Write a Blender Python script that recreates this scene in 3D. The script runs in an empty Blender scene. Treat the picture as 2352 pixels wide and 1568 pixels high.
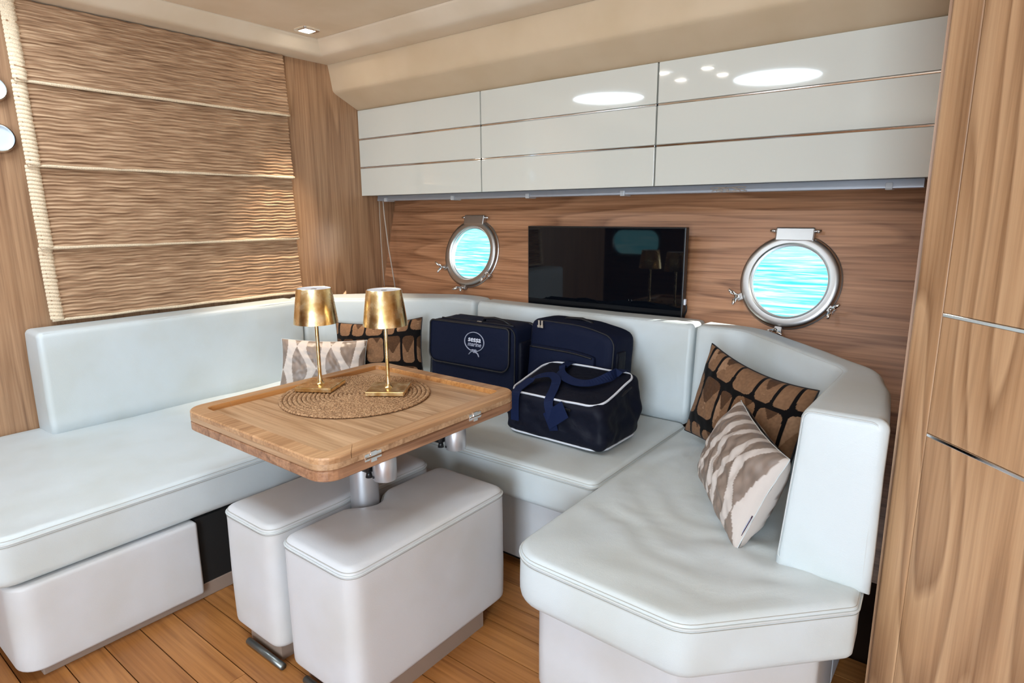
import bpy, bmesh, math, random
from math import pi, sin, cos, radians, sqrt
from mathutils import Vector, Matrix, noise

random.seed(7)
scene = bpy.context.scene
COL = scene.collection

# ------------------------------------------------------------------ camera
cam_d = bpy.data.cameras.new('camera')
cam = bpy.data.objects.new('camera', cam_d)
COL.objects.link(cam)
cam_d.sensor_width = 36.0
cam_d.lens = 21.85
cam_d.clip_start = 0.02
cam_d.clip_end = 2000
_yaw, _pitch, _roll = 0.660329, 0.203402, -0.006158
_f = Vector((-sin(_yaw) * cos(_pitch), cos(_yaw) * cos(_pitch), -sin(_pitch)))
_r0 = Vector((cos(_yaw), sin(_yaw), 0))
_u0 = _r0.cross(_f)
_r = _r0 * cos(_roll) + _u0 * sin(_roll)
_u = -_r0 * sin(_roll) + _u0 * cos(_roll)
cam.matrix_world = Matrix(((_r.x, _u.x, -_f.x, 0), (_r.y, _u.y, -_f.y, 0), (_r.z, _u.z, -_f.z, 1.35), (0, 0, 0, 1)))
scene.camera = cam

# ------------------------------------------------------------------ world, sun, exposure
scene.view_settings.view_transform = 'Standard'
scene.view_settings.look = 'None'
scene.view_settings.gamma = 1.0
scene.view_settings.use_curve_mapping = False
scene.view_settings.exposure = 0.0
EXPO = 0.98
scene.view_settings.exposure = EXPO

w = bpy.data.worlds.new('world')
scene.world = w
w.use_nodes = True
nt = w.node_tree
nt.nodes.clear()
sky = nt.nodes.new('ShaderNodeTexSky')
sky.sky_type = 'HOSEK_WILKIE'
sky.sun_direction = Vector((0.36, 0.21, 0.30)).normalized()
sky.turbidity = 2.5
bg = nt.nodes.new('ShaderNodeBackground')
bg.inputs['Strength'].default_value = 1.6
wo = nt.nodes.new('ShaderNodeOutputWorld')
nt.links.new(sky.outputs[0], bg.inputs[0])
nt.links.new(bg.outputs[0], wo.inputs[0])


def lamp(name, kind, loc, direction, energy, color, **kw):
    d = bpy.data.lights.new(name, kind)
    o = bpy.data.objects.new(name, d)
    COL.objects.link(o)
    o.location = loc
    o.rotation_euler = Vector(direction).to_track_quat('-Z', 'Y').to_euler()
    d.energy = energy
    d.color = color
    for k, v in kw.items():
        setattr(d, k, v)
    return o


lamp('sun', 'SUN', (5, 8, 6), (-0.36, -0.21, -0.19), 9.0, (1.0, 0.95, 0.86), angle=0.01)
# added area lamp for frontal fill, at the unseen companionway behind the viewer
lamp('companionway_fill', 'AREA', (0.35, -2.76, 1.15), (-0.25, 1, -0.03), 118, (0.72, 0.86, 1.0), shape='RECTANGLE', size=1.7, size_y=2.0)
HATCH = 10.0       # brightness of the two daylit deck hatches
DOWN = 30.0        # brightness of the downlight lenses


# ------------------------------------------------------------------ materials
def lin(r, g, b):
    f = lambda c: (c / 12.92 if c <= 0.04045 else ((c + 0.055) / 1.055) ** 2.4)
    return (f(r / 255), f(g / 255), f(b / 255), 1.0)


def mat(name, color, rough=0.5, metal=0.0, **kw):
    m = bpy.data.materials.new(name)
    m.use_nodes = True
    b = m.node_tree.nodes['Principled BSDF']
    b.inputs['Base Color'].default_value = color
    b.inputs['Roughness'].default_value = rough
    b.inputs['Metallic'].default_value = metal
    for k, v in kw.items():
        b.inputs[k].default_value = v
    return m


def N(m, t, **kw):
    n = m.node_tree.nodes.new(t)
    for k, v in kw.items():
        if k in n.inputs:
            n.inputs[k].default_value = v
        else:
            setattr(n, k, v)
    return n


def L(m, a, b):
    m.node_tree.links.new(a, b)


def coords(m, scale=(1, 1, 1), per_object=False):
    """world-position coordinates, optionally shifted per object"""
    g = N(m, 'ShaderNodeNewGeometry')
    out = g.outputs['Position']
    if per_object:
        oi = N(m, 'ShaderNodeObjectInfo')
        mu = N(m, 'ShaderNodeVectorMath', operation='SCALE')
        cx = N(m, 'ShaderNodeCombineXYZ')
        L(m, oi.outputs['Random'], cx.inputs[0])
        L(m, oi.outputs['Random'], cx.inputs[1])
        L(m, oi.outputs['Random'], cx.inputs[2])
        L(m, cx.outputs[0], mu.inputs[0])
        mu.inputs['Scale'].default_value = 13.7
        ad = N(m, 'ShaderNodeVectorMath', operation='ADD')
        L(m, out, ad.inputs[0])
        L(m, mu.outputs[0], ad.inputs[1])
        out = ad.outputs[0]
    mp = N(m, 'ShaderNodeMapping')
    mp.inputs['Scale'].default_value = scale
    L(m, out, mp.inputs['Vector'])
    return mp.outputs[0]


def bump(m, height, strength, dist):
    b = N(m, 'ShaderNodeBump')
    b.inputs['Strength'].default_value = strength
    b.inputs['Distance'].default_value = dist
    L(m, height, b.inputs['Height'])
    L(m, b.outputs[0], m.node_tree.nodes['Principled BSDF'].inputs['Normal'])
    return b


def ramp(m, fac, stops):
    r = N(m, 'ShaderNodeValToRGB')
    e = r.color_ramp.elements
    while len(e) < len(stops):
        e.new(0.5)
    for el, (p, c) in zip(e, stops):
        el.position = p
        el.color = c
    L(m, fac, r.inputs['Fac'])
    return r.outputs['Color']


def wood(name, dark, mid, light, along, ring_scale=1.0, rings=9.0, contrast=0.55, rough=0.38, per_object=False, fine=1.0, fib=0.55, stretch=0.11):
    m = mat(name, mid, rough)
    s = [ring_scale * 2.6] * 3
    s[along] *= stretch
    v = coords(m, s, per_object)
    n1 = N(m, 'ShaderNodeTexNoise', Scale=1.0, Detail=1.5, Roughness=0.45, Distortion=0.15)
    L(m, v, n1.inputs['Vector'])
    mu = N(m, 'ShaderNodeMath', operation='MULTIPLY')
    L(m, n1.outputs['Fac'], mu.inputs[0])
    mu.inputs[1].default_value = rings
    fr = N(m, 'ShaderNodeMath', operation='FRACT')
    L(m, mu.outputs[0], fr.inputs[0])
    ringc = ramp(m, fr.outputs[0], [(0.0, light), (0.55, mid), (0.86, dark), (1.0, light)])
    # fine fibres
    s2 = [95.0 * fine] * 3
    s2[along] = 2.2
    v2 = coords(m, s2, per_object)
    n2 = N(m, 'ShaderNodeTexNoise', Scale=1.0, Detail=3.0, Roughness=0.6)
    L(m, v2, n2.inputs['Vector'])
    s3 = [9.0] * 3
    s3[along] = 0.5
    v3 = coords(m, s3, per_object)
    n3 = N(m, 'ShaderNodeTexNoise', Scale=1.0, Detail=2.0)
    L(m, v3, n3.inputs['Vector'])
    f2 = ramp(m, n2.outputs['Fac'], [(0.34, dark), (0.5, mid), (0.66, light)])
    mx = N(m, 'ShaderNodeMixRGB', blend_type='MIX')
    mx.inputs[0].default_value = fib
    L(m, ringc, mx.inputs[1])
    L(m, f2, mx.inputs[2])
    f3 = ramp(m, n3.outputs['Fac'], [(0.3, (0.78, 0.76, 0.74, 1)), (0.7, (1.12, 1.12, 1.12, 1))])
    mx2 = N(m, 'ShaderNodeMixRGB', blend_type='MULTIPLY')
    mx2.inputs[0].default_value = 0.8 * contrast
    L(m, mx.outputs[0], mx2.inputs[1])
    L(m, f3, mx2.inputs[2])
    L(m, mx2.outputs[0], m.node_tree.nodes['Principled BSDF'].inputs['Base Color'])
    bump(m, n2.outputs['Fac'], 0.12, 0.001)
    return m


def leather(name, color, rough=0.42, grain=0.12, crease=0.25):
    m = mat(name, color, rough)
    v = coords(m)
    n = N(m, 'ShaderNodeTexNoise', Scale=420.0, Detail=2.0)
    L(m, v, n.inputs['Vector'])
    n2 = N(m, 'ShaderNodeTexNoise', Scale=9.0, Detail=3.0, Distortion=1.2)
    L(m, v, n2.inputs['Vector'])
    # soft discolouring of the hide
    n3 = N(m, 'ShaderNodeTexNoise', Scale=3.5, Detail=3.0)
    L(m, v, n3.inputs['Vector'])
    c2 = tuple(list(x * k for x, k in zip(color[:3], (0.93, 0.91, 0.87))) + [1])
    c = ramp(m, n3.outputs['Fac'], [(0.35, c2), (0.6, color)])
    L(m, c, m.node_tree.nodes['Principled BSDF'].inputs['Base Color'])
    ad = N(m, 'ShaderNodeMath', operation='MULTIPLY_ADD')
    L(m, n2.outputs['Fac'], ad.inputs[0])
    ad.inputs[1].default_value = 6.0 * crease
    L(m, n.outputs['Fac'], ad.inputs[2])
    bump(m, ad.outputs[0], grain, 0.004)
    return m


def fabric(name, color, rough=0.85, scale=900.0, strength=0.3, sheen=0.0):
    m = mat(name, color, rough)
    m.node_tree.nodes['Principled BSDF'].inputs['Sheen Weight'].default_value = sheen
    if color[2] < 0.06:
        m.node_tree.nodes['Principled BSDF'].inputs['Specular IOR Level'].default_value = 0.18
    v = coords(m)
    n = N(m, 'ShaderNodeTexNoise', Scale=scale, Detail=1.0)
    L(m, v, n.inputs['Vector'])
    c = ramp(m, n.outputs['Fac'], [(0.3, tuple([x * 0.8 for x in color[:3]] + [1])), (0.7, tuple([min(1, x * 1.2) for x in color[:3]] + [1]))])
    L(m, c, m.node_tree.nodes['Principled BSDF'].inputs['Base Color'])
    n2 = N(m, 'ShaderNodeTexNoise', Scale=14.0, Detail=3.0, Distortion=0.8)
    L(m, v, n2.inputs['Vector'])
    bump(m, n2.outputs['Fac'], strength, 0.01)
    return m


def glow(name, color, strength):
    m = bpy.data.materials.new(name)
    m.use_nodes = True
    t = m.node_tree
    t.nodes.clear()
    e = t.nodes.new('ShaderNodeEmission')
    e.inputs[0].default_value = color
    e.inputs[1].default_value = strength
    o = t.nodes.new('ShaderNodeOutputMaterial')
    t.links.new(e.outputs[0], o.inputs[0])
    return m


M = {}
M['wood_v'] = wood('bulkhead_wood', lin(128, 94, 68), lin(162, 123, 91), lin(180, 142, 108), 2, 1.5, 10, stretch=0.08)
M['wood_h'] = wood('hull_panel_wood', lin(116, 75, 48), lin(168, 117, 82), lin(190, 139, 102), 0, 1.7, 10, stretch=0.09)
M['wood_w'] = wood('wardrobe_wood', lin(136, 97, 64), lin(184, 142, 103), lin(206, 166, 126), 2, 1.7, 11, stretch=0.13, fib=0.36, contrast=0.7)
M['wood_t'] = wood('table_wood', lin(146, 108, 74), lin(184, 146, 110), lin(202, 166, 130), 0, 1.5, 8)
M['wood_r'] = wood('rail_wood', lin(140, 98, 64), lin(180, 136, 96), lin(200, 158, 118), 1, 1.5, 7)
M['wood_leaf'] = wood('leaf_edge_wood', lin(112, 76, 52), lin(158, 114, 84), lin(182, 138, 104), 1, 1.5, 8)
M['lip'] = wood('rail_lip_wood', lin(150, 96, 50), lin(188, 130, 74), lin(205, 150, 92), 1, 1.5, 6)
M['plank'] = wood('plank_wood', lin(134, 82, 38), lin(166, 108, 54), lin(182, 124, 68), 0, 2.0, 5, per_object=True)
M['subfloor'] = mat('subfloor_dark', lin(60, 38, 22), 0.8)
M['leather'] = leather('white_leather', lin(204, 211, 213), crease=0.4)
M['leather_base'] = leather('white_vinyl_base', lin(203, 203, 205), 0.45, 0.08, 0.1)
M['seam'] = leather('leather_seam', lin(200, 204, 204), 0.5)
M['stitch'] = mat('stitch_thread', lin(168, 165, 156), 0.8)
M['vinyl'] = leather('beige_headliner', lin(216, 192, 160), 0.55, 0.05, 0.1)
M['ceil'] = leather('ceiling_panel', lin(238, 218, 192), 0.6, 0.04, 0.05)
M['cove'] = leather('cove_vinyl', lin(232, 214, 190), 0.5, 0.05, 0.1)
M['lacquer'] = mat('white_lacquer', lin(214, 213, 203), 0.06, 0.0, **{'Coat Weight': 0.6, 'Coat Roughness': 0.02})
M['carcass'] = mat('cabinet_carcass', lin(150, 148, 142), 0.5)
M['chrome'] = mat('chrome', (0.86, 0.87, 0.88, 1), 0.07, 1.0)
M['steel'] = mat('satin_steel', (0.46, 0.45, 0.44, 1), 0.34, 1.0)
M['alu'] = mat('aluminium', lin(205, 206, 210), 0.38, 0.85)
M['rail'] = mat('rail_grey', lin(165, 168, 175), 0.4, 0.5)
M['clear'] = mat('clear_plastic', lin(215, 215, 215), 0.2, 0, **{'Alpha': 0.55})
M['black'] = mat('black_plastic', (0.006, 0.006, 0.007, 1), 0.35)
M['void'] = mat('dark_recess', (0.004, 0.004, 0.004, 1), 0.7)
M['screen'] = mat('tv_screen', (0.002, 0.003, 0.005, 1), 0.03, 0.0, **{'Specular IOR Level': 0.32})
M['taupe_plinth'] = mat('plinth_taupe', lin(142, 122, 108), 0.55)
M['white_plastic'] = mat('white_plastic', lin(226, 228, 234), 0.35)
M['cord'] = mat('cord', lin(176, 160, 146), 0.7)
M['navy'] = fabric('navy_canvas', (0.003, 0.006, 0.022, 1), 0.75, 1200, 0.35)
M['navy_dark'] = fabric('navy_nylon', (0.003, 0.004, 0.011, 1), 0.6, 900, 0.5)
M['strap'] = fabric('navy_webbing', (0.004, 0.010, 0.042, 1), 0.7, 1500, 0.1)
M['edge'] = mat('black_binding', (0.004, 0.004, 0.007, 1), 0.55)
M['piping'] = mat('white_piping', lin(205, 207, 214), 0.45)
M['logo_grey'] = mat('logo_grey', lin(160, 164, 182), 0.7)
M['logo_white'] = mat('logo_white', lin(214, 217, 230), 0.7)
M['zip'] = mat('zip_metal', (0.75, 0.72, 0.66, 1), 0.25, 1.0)
M['tagp'] = fabric('purple_tag', lin(62, 40, 62), 0.8)
M['liner'] = mat('porthole_liner', lin(196, 208, 224), 0.35)
M['dial'] = mat('instrument_face', lin(205, 218, 228), 0.25)
M['foot'] = mat('steel_foot', lin(120, 124, 122), 0.35, 0.8)
M['hatch_glow'] = glow('hatch_glass_daylight', (0.74, 0.88, 1.0, 1), HATCH)
M['down_glow'] = glow('downlight_lens', (1.0, 0.93, 0.82, 1), DOWN)

# gold leaf
m = mat('gold_leaf', (0.88, 0.66, 0.34, 1), 0.24, 1.0)
v = coords(m)
n = N(m, 'ShaderNodeTexNoise', Scale=32.0, Detail=4.0)
L(m, v, n.inputs['Vector'])
c = ramp(m, n.outputs['Fac'], [(0.35, (0.74, 0.50, 0.20, 1)), (0.55, (0.90, 0.68, 0.36, 1)), (0.72, (0.95, 0.80, 0.52, 1))])
L(m, c, m.node_tree.nodes['Principled BSDF'].inputs['Base Color'])
r = N(m, 'ShaderNodeMapRange')
r.inputs['To Min'].default_value = 0.16
r.inputs['To Max'].default_value = 0.36
L(m, n.outputs['Fac'], r.inputs['Value'])
L(m, r.outputs[0], m.node_tree.nodes['Principled BSDF'].inputs['Roughness'])
M['gold'] = m

# woven blind yarn
m = mat('blind_weave', lin(176, 142, 108), 0.8)
v = coords(m, (4, 7, 120))
n = N(m, 'ShaderNodeTexNoise', Scale=1.0, Detail=3.0)
L(m, v, n.inputs['Vector'])
c = ramp(m, n.outputs['Fac'], [(0.3, lin(132, 98, 70)), (0.5, lin(172, 136, 104)), (0.7, lin(204, 170, 136))])
L(m, c, m.node_tree.nodes['Principled BSDF'].inputs['Base Color'])
M['weave'] = m
M['weave_light'] = fabric('blind_hem', lin(222, 200, 170), 0.8, 300, 0.1)

# braided straw
m = mat('straw', lin(160, 122, 86), 0.8)
v = coords(m)
n = N(m, 'ShaderNodeTexNoise', Scale=160.0, Detail=2.0)
L(m, v, n.inputs['Vector'])
c = ramp(m, n.outputs['Fac'], [(0.3, lin(112, 78, 50)), (0.5, lin(168, 128, 90)), (0.7, lin(198, 160, 120))])
L(m, c, m.node_tree.nodes['Principled BSDF'].inputs['Base Color'])
M['straw'] = m


def print_mat(name, rough, sheen=0.0, satin=False):
    m = mat(name, (0.5, 0.4, 0.3, 1), rough)
    b = m.node_tree.nodes['Principled BSDF']
    b.inputs['Sheen Weight'].default_value = sheen
    b.inputs['Specular IOR Level'].default_value = 0.12 if not satin else 0.5
    a = N(m, 'ShaderNodeAttribute', attribute_name='Col')
    L(m, a.outputs['Color'], b.inputs['Base Color'])
    if satin:
        mr = N(m, 'ShaderNodeMapRange')
        mr.inputs['From Min'].default_value = 0.0
        mr.inputs['From Max'].default_value = 1.0
        mr.inputs['To Min'].default_value = 0.36
        mr.inputs['To Max'].default_value = 0.75
        L(m, a.outputs['Alpha'], mr.inputs['Value'])
        L(m, mr.outputs[0], b.inputs['Roughness'])
        b.inputs['Anisotropic'].default_value = 0.3
    v = coords(m)
    n = N(m, 'ShaderNodeTexNoise', Scale=700.0, Detail=1.0)
    L(m, v, n.inputs['Vector'])
    bump(m, n.outputs['Fac'], 0.15, 0.002)
    return m


M['velvet'] = print_mat('brown_velvet_print', 0.9, 0.06)
M['satin'] = print_mat('taupe_satin_print', 0.5, 0.0, True)

# glass that lets daylight through
m = bpy.data.materials.new('clear_glass')
m.use_nodes = True
t = m.node_tree
t.nodes.clear()
tr = t.nodes.new('ShaderNodeBsdfTransparent')
tr.inputs[0].default_value = (0.93, 0.985, 1.0, 1)
gl = t.nodes.new('ShaderNodeBsdfGlossy')
gl.inputs['Roughness'].default_value = 0.02
mx = t.nodes.new('ShaderNodeMixShader')
mx.inputs[0].default_value = 0.012
o = t.nodes.new('ShaderNodeOutputMaterial')
t.links.new(tr.outputs[0], mx.inputs[1])
t.links.new(gl.outputs[0], mx.inputs[2])
t.links.new(mx.outputs[0], o.inputs[0])
M['glass'] = m

# sea
m = mat('sea_water', lin(40, 190, 215), 0.35)
v = coords(m, (0.55, 1.6, 1))
n = N(m, 'ShaderNodeTexNoise', Scale=1.0, Detail=4.0, Roughness=0.6, Distortion=0.6)
L(m, v, n.inputs['Vector'])
c = ramp(m, n.outputs['Fac'], [(0.34, (0.03, 0.50, 0.68, 1)), (0.46, (0.14, 0.72, 0.84, 1)), (0.57, (0.48, 0.92, 0.94, 1)), (0.67, (0.85, 0.97, 0.97, 1))])
L(m, c, m.node_tree.nodes['Principled BSDF'].inputs['Base Color'])
bump(m, n.outputs['Fac'], 0.4, 0.3)
M['sea'] = m


# ------------------------------------------------------------------ mesh helpers
def empty(name, loc, rotz=0.0, mtx=None):
    o = bpy.data.objects.new(name, None)
    COL.objects.link(o)
    o.empty_display_size = 0.05
    if mtx is not None:
        o.matrix_world = mtx
    else:
        o.location = loc
        o.rotation_euler = (0, 0, rotz)
    return o


def thing(name, label, cat, loc=(0, 0, 0), rotz=0.0, group=None, mtx=None):
    o = empty(name, loc, rotz, mtx)
    o['label'] = label
    o['category'] = cat
    if group:
        o['group'] = group
    return o


def obj(name, verts, faces, m, parent=None, smooth=False, world=False, loc=None, label=None):
    """verts are local to the parent; with world=True they are world coordinates of an unrotated parent"""
    off = Vector((0, 0, 0))
    if world and parent is not None:
        p = parent
        while p is not None:
            off += Vector(p.location)
            p = p.parent
    if loc is not None:
        off += Vector(loc)
    me = bpy.data.meshes.new(name)
    me.from_pydata([tuple(Vector(q) - off) for q in verts], [], faces)
    me.materials.append(m)
    if smooth:
        me.polygons.foreach_set('use_smooth', [True] * len(me.polygons))
    me.update()
    o = bpy.data.objects.new(name, me)
    COL.objects.link(o)
    if parent is not None:
        o.parent = parent
    if loc is not None:
        o.location = loc if not (world and parent is not None) else Vector(loc)
    if label:
        o['label'] = label
    return o


def structure(o):
    o['kind'] = 'structure'
    return o


def box_vf(x0, x1, y0, y1, z0, z1, r=0.0, seg=2):
    bm = bmesh.new()
    bmesh.ops.create_cube(bm, size=1.0)
    for v in bm.verts:
        v.co = Vector(((x0 + x1) / 2 + v.co.x * (x1 - x0), (y0 + y1) / 2 + v.co.y * (y1 - y0), (z0 + z1) / 2 + v.co.z * (z1 - z0)))
    if r > 0:
        bmesh.ops.bevel(bm, geom=bm.edges[:], offset=r, segments=seg, profile=0.5, affect='EDGES')
    bm.verts.ensure_lookup_table()
    vs = [v.co.copy() for v in bm.verts]
    fs = [[v.index for v in f.verts] for f in bm.faces]
    bm.free()
    return vs, fs


def box(name, x0, x1, y0, y1, z0, z1, m, parent=None, r=0.0, world=False, label=None, seg=2):
    vs, fs = box_vf(x0, x1, y0, y1, z0, z1, r, seg)
    o = obj(name, vs, fs, m, parent, False, world, label=label)
    return o


def join(*parts):
    V, F = [], []
    for vs, fs in parts:
        b = len(V)
        V += list(vs)
        F += [[i + b for i in f] for f in fs]
    return V, F


def xf(vf, mtx):
    return [mtx @ Vector(v) for v in vf[0]], vf[1]


def tube_vf(path, r, n=8, closed=False, caps=True, flat=1.0):
    """tube along a polyline; r may be a list"""
    P = [Vector(p) for p in path]
    k = len(P)
    V, F = [], []
    prev = None
    for i, p in enumerate(P):
        if closed:
            t = (P[(i + 1) % k] - P[i - 1])
        else:
            t = P[min(i + 1, k - 1)] - P[max(i - 1, 0)]
        t.normalize()
        if prev is None:
            a = Vector((0, 0, 1)) if abs(t.z) < 0.9 else Vector((1, 0, 0))
            nrm = (a - t * a.dot(t)).normalized()
        else:
            nrm = (prev - t * prev.dot(t)).normalized()
        prev = nrm
        b = t.cross(nrm)
        rr = r[i] if isinstance(r, (list, tuple)) else r
        for j in range(n):
            a = 2 * pi * j / n
            V.append(p + nrm * (cos(a) * rr * flat) + b * (sin(a) * rr))
    m = k if closed else k - 1
    for i in range(m):
        for j in range(n):
            a0 = i * n + j
            a1 = i * n + (j + 1) % n
            b0 = ((i + 1) % k) * n + j
            b1 = ((i + 1) % k) * n + (j + 1) % n
            F.append([a0, a1, b1, b0])
    if not closed and caps:
        F.append(list(range(n))[::-1])
        F.append(list(range((k - 1) * n, k * n)))
    return V, F


def tube(name, path, r, m, parent=None, n=8, closed=False, world=False, flat=1.0):
    vs, fs = tube_vf(path, r, n, closed, True, flat)
    return obj(name, vs, fs, m, parent, True, world)


def lathe_vf(prof, n=48, closed=False):
    """prof: (r, z) list revolved about z"""
    V, F = [], []
    k = len(prof)
    for (r, z) in prof:
        for j in range(n):
            a = 2 * pi * j / n
            V.append(Vector((r * cos(a), r * sin(a), z)))
    m = k if closed else k - 1
    for i in range(m):
        for j in range(n):
            a0, a1 = i * n + j, i * n + (j + 1) % n
            b0, b1 = ((i + 1) % k) * n + j, ((i + 1) % k) * n + (j + 1) % n
            F.append([a0, a1, b1, b0])
    if not closed and prof[0][0] > 1e-6 and prof[-1][0] > 1e-6:
        F.append(list(range(n))[::-1])
        if True:
            F.append(list(range((k - 1) * n, k * n)))
    return V, F


def lathe(name, prof, m, parent=None, n=48, closed=False, mtx=None, smooth=True):
    vf = lathe_vf(prof, n, closed)
    if mtx is not None:
        vf = xf(vf, mtx)
    o = obj(name, vf[0], vf[1], m, parent, smooth)
    if smooth:
        sharp(o)
    return o


def sharp(o, ang=38):
    me = o.data
    bm = bmesh.new()
    bm.from_mesh(me)
    for e in bm.edges:
        if len(e.link_faces) == 2 and e.calc_face_angle(0) > radians(ang):
            e.smooth = False
    bm.to_mesh(me)
    bm.free()


def round_poly(pts, radii, ds=0.02):
    """rounded closed polygon (2d, counter-clockwise), resampled"""
    n = len(pts)
    out = []
    for i in range(n):
        p = Vector(pts[i]).to_2d()
        a = Vector(pts[i - 1]).to_2d()
        b = Vector(pts[(i + 1) % n]).to_2d()
        r = radii[i] if isinstance(radii, (list, tuple)) else radii
        da, db = (a - p).normalized(), (b - p).normalized()
        ang = da.angle(db)
        if r < 1e-5 or abs(ang - pi) < 1e-3:
            out.append(p)
            continue
        d = min(r / math.tan(ang / 2), (a - p).length * 0.49, (b - p).length * 0.49)
        rr = d * math.tan(ang / 2)
        c = p + (da + db).normalized() * (rr / sin(ang / 2))
        s, e = p + da * d, p + db * d
        a0 = math.atan2((s - c).y, (s - c).x)
        a1 = math.atan2((e - c).y, (e - c).x)
        while a1 - a0 > pi:
            a1 -= 2 * pi
        while a1 - a0 < -pi:
            a1 += 2 * pi
        k = max(3, int(abs(a1 - a0) / 0.2))
        for j in range(k + 1):
            t = a0 + (a1 - a0) * j / k
            out.append(c + Vector((cos(t), sin(t))) * rr)
    res = []
    n = len(out)
    for i in range(n):
        p, q = out[i], out[(i + 1) % n]
        d = (q - p).length
        if d < 1e-6:
            continue
        k = max(1, int(round(d / ds)))
        for j in range(k):
            res.append(p.lerp(q, j / k))
    return res


def inset(poly, d):
    n = len(poly)
    out = []
    for i in range(n):
        t = (poly[(i + 1) % n] - poly[i - 1])
        if t.length < 1e-9:
            t = Vector((1, 0))
        t.normalize()
        out.append(poly[i] + Vector((-t.y, t.x)) * d)
    return out


def soft_block(poly, z0, z1, rt, rb, crown=0.012, amp=0.004, scale=4.0, seed=0, dz=0.03, centre=None, fold=None):
    """upholstered block: rounded outline, rolled top and bottom edge, slightly crowned and creased"""
    rings = []
    k = 4
    for j in range(k + 1):
        a = pi / 2 * j / k
        rings.append((rb * (1 - sin(a)), z0 + rb * (1 - cos(a))))
    nz = max(1, int((z1 - rt - z0 - rb) / dz))
    for j in range(1, nz):
        rings.append((0, z0 + rb + (z1 - rt - z0 - rb) * j / nz))
    k = 5
    for j in range(k + 1):
        a = pi / 2 * j / k
        rings.append((rt * (1 - cos(a)), z1 - rt + rt * sin(a)))
    V, F = [], []
    n = len(poly)
    for (d, z) in rings:
        q = inset(poly, d)
        V += [Vector((p.x, p.y, z)) for p in q]
    last = inset(poly, rt)
    c = Vector(centre) if centre else sum(last, Vector((0, 0))) / n
    size = max((p - c).length for p in last)
    kt = max(3, int(size / 0.03))
    for j in range(1, kt):
        f = 1 - j / kt
        h = z1 + crown * (1 - f ** 3)
        V += [Vector((c.x + (p.x - c.x) * f, c.y + (p.y - c.y) * f, h)) for p in last]
    V.append(Vector((c.x, c.y, z1 + crown)))
    m = len(rings) + kt - 1
    for i in range(m - 1):
        for j in range(n):
            F.append([i * n + j, i * n + (j + 1) % n, (i + 1) * n + (j + 1) % n, (i + 1) * n + j])
    for j in range(n):
        F.append([(m - 1) * n + j, (m - 1) * n + (j + 1) % n, m * n])
    F.append(list(range(n))[::-1])
    out = []
    nr = len(rings) * n
    for vi, p in enumerate(V):
        q = p * scale + Vector((seed * 7.3, seed * 3.1, 0))
        dsp = noise.noise(q) * amp + noise.noise(q * 3.1) * amp * 0.35
        if fold and p.z > z1 - rt * 0.5:
            dsp += fold(p)
        # keep the stitched edge true
        if vi < nr:
            dsp *= max(0.0, min(1.0, (z1 - 0.036 - p.z) / 0.05))
        else:
            dsp *= min(1.0, ((vi - nr) // n + 1) / 3.0)
        if p.z > z1 - rt * 0.3:
            out.append(Vector((p.x, p.y, p.z + dsp)))
        elif p.z > z0 + rb:
            d = (Vector((p.x, p.y)) - c).normalized()
            q = Vector((p.x * 9, p.y * 9, p.z * 3)) + Vector((seed, 0, 0))
            dd = dsp * 0.8 + noise.noise(q) * amp * 0.7 * max(0.0, min(1.0, (z1 - 0.036 - p.z) / 0.05))
            out.append(Vector((p.x + d.x * dd, p.y + d.y * dd, p.z)))
        else:
            out.append(p)
    return out, F


def smooth_path(pts, r, ds=0.025):
    """open polyline with rounded corners, resampled (2d)"""
    P = [Vector(p) for p in pts]
    out = [P[0]]
    for i in range(1, len(P) - 1):
        p, a, b = P[i], P[i - 1], P[i + 1]
        da, db = (a - p).normalized(), (b - p).normalized()
        ang = da.angle(db)
        d = min(r / math.tan(ang / 2), (a - p).length * 0.48, (b - p).length * 0.48)
        for j in range(9):
            t = j / 8
            q = (p + da * d) * (1 - t) ** 2 + p * 2 * t * (1 - t) + (p + db * d) * t * t
            out.append(q)
    out.append(P[-1])
    res = [out[0]]
    for i in range(len(out) - 1):
        d = (out[i + 1] - out[i]).length
        if d < 1e-6:
            continue
        k = max(1, int(round(d / ds)))
        for j in range(1, k + 1):
            res.append(out[i].lerp(out[i + 1], j / k))
    return res


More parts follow.
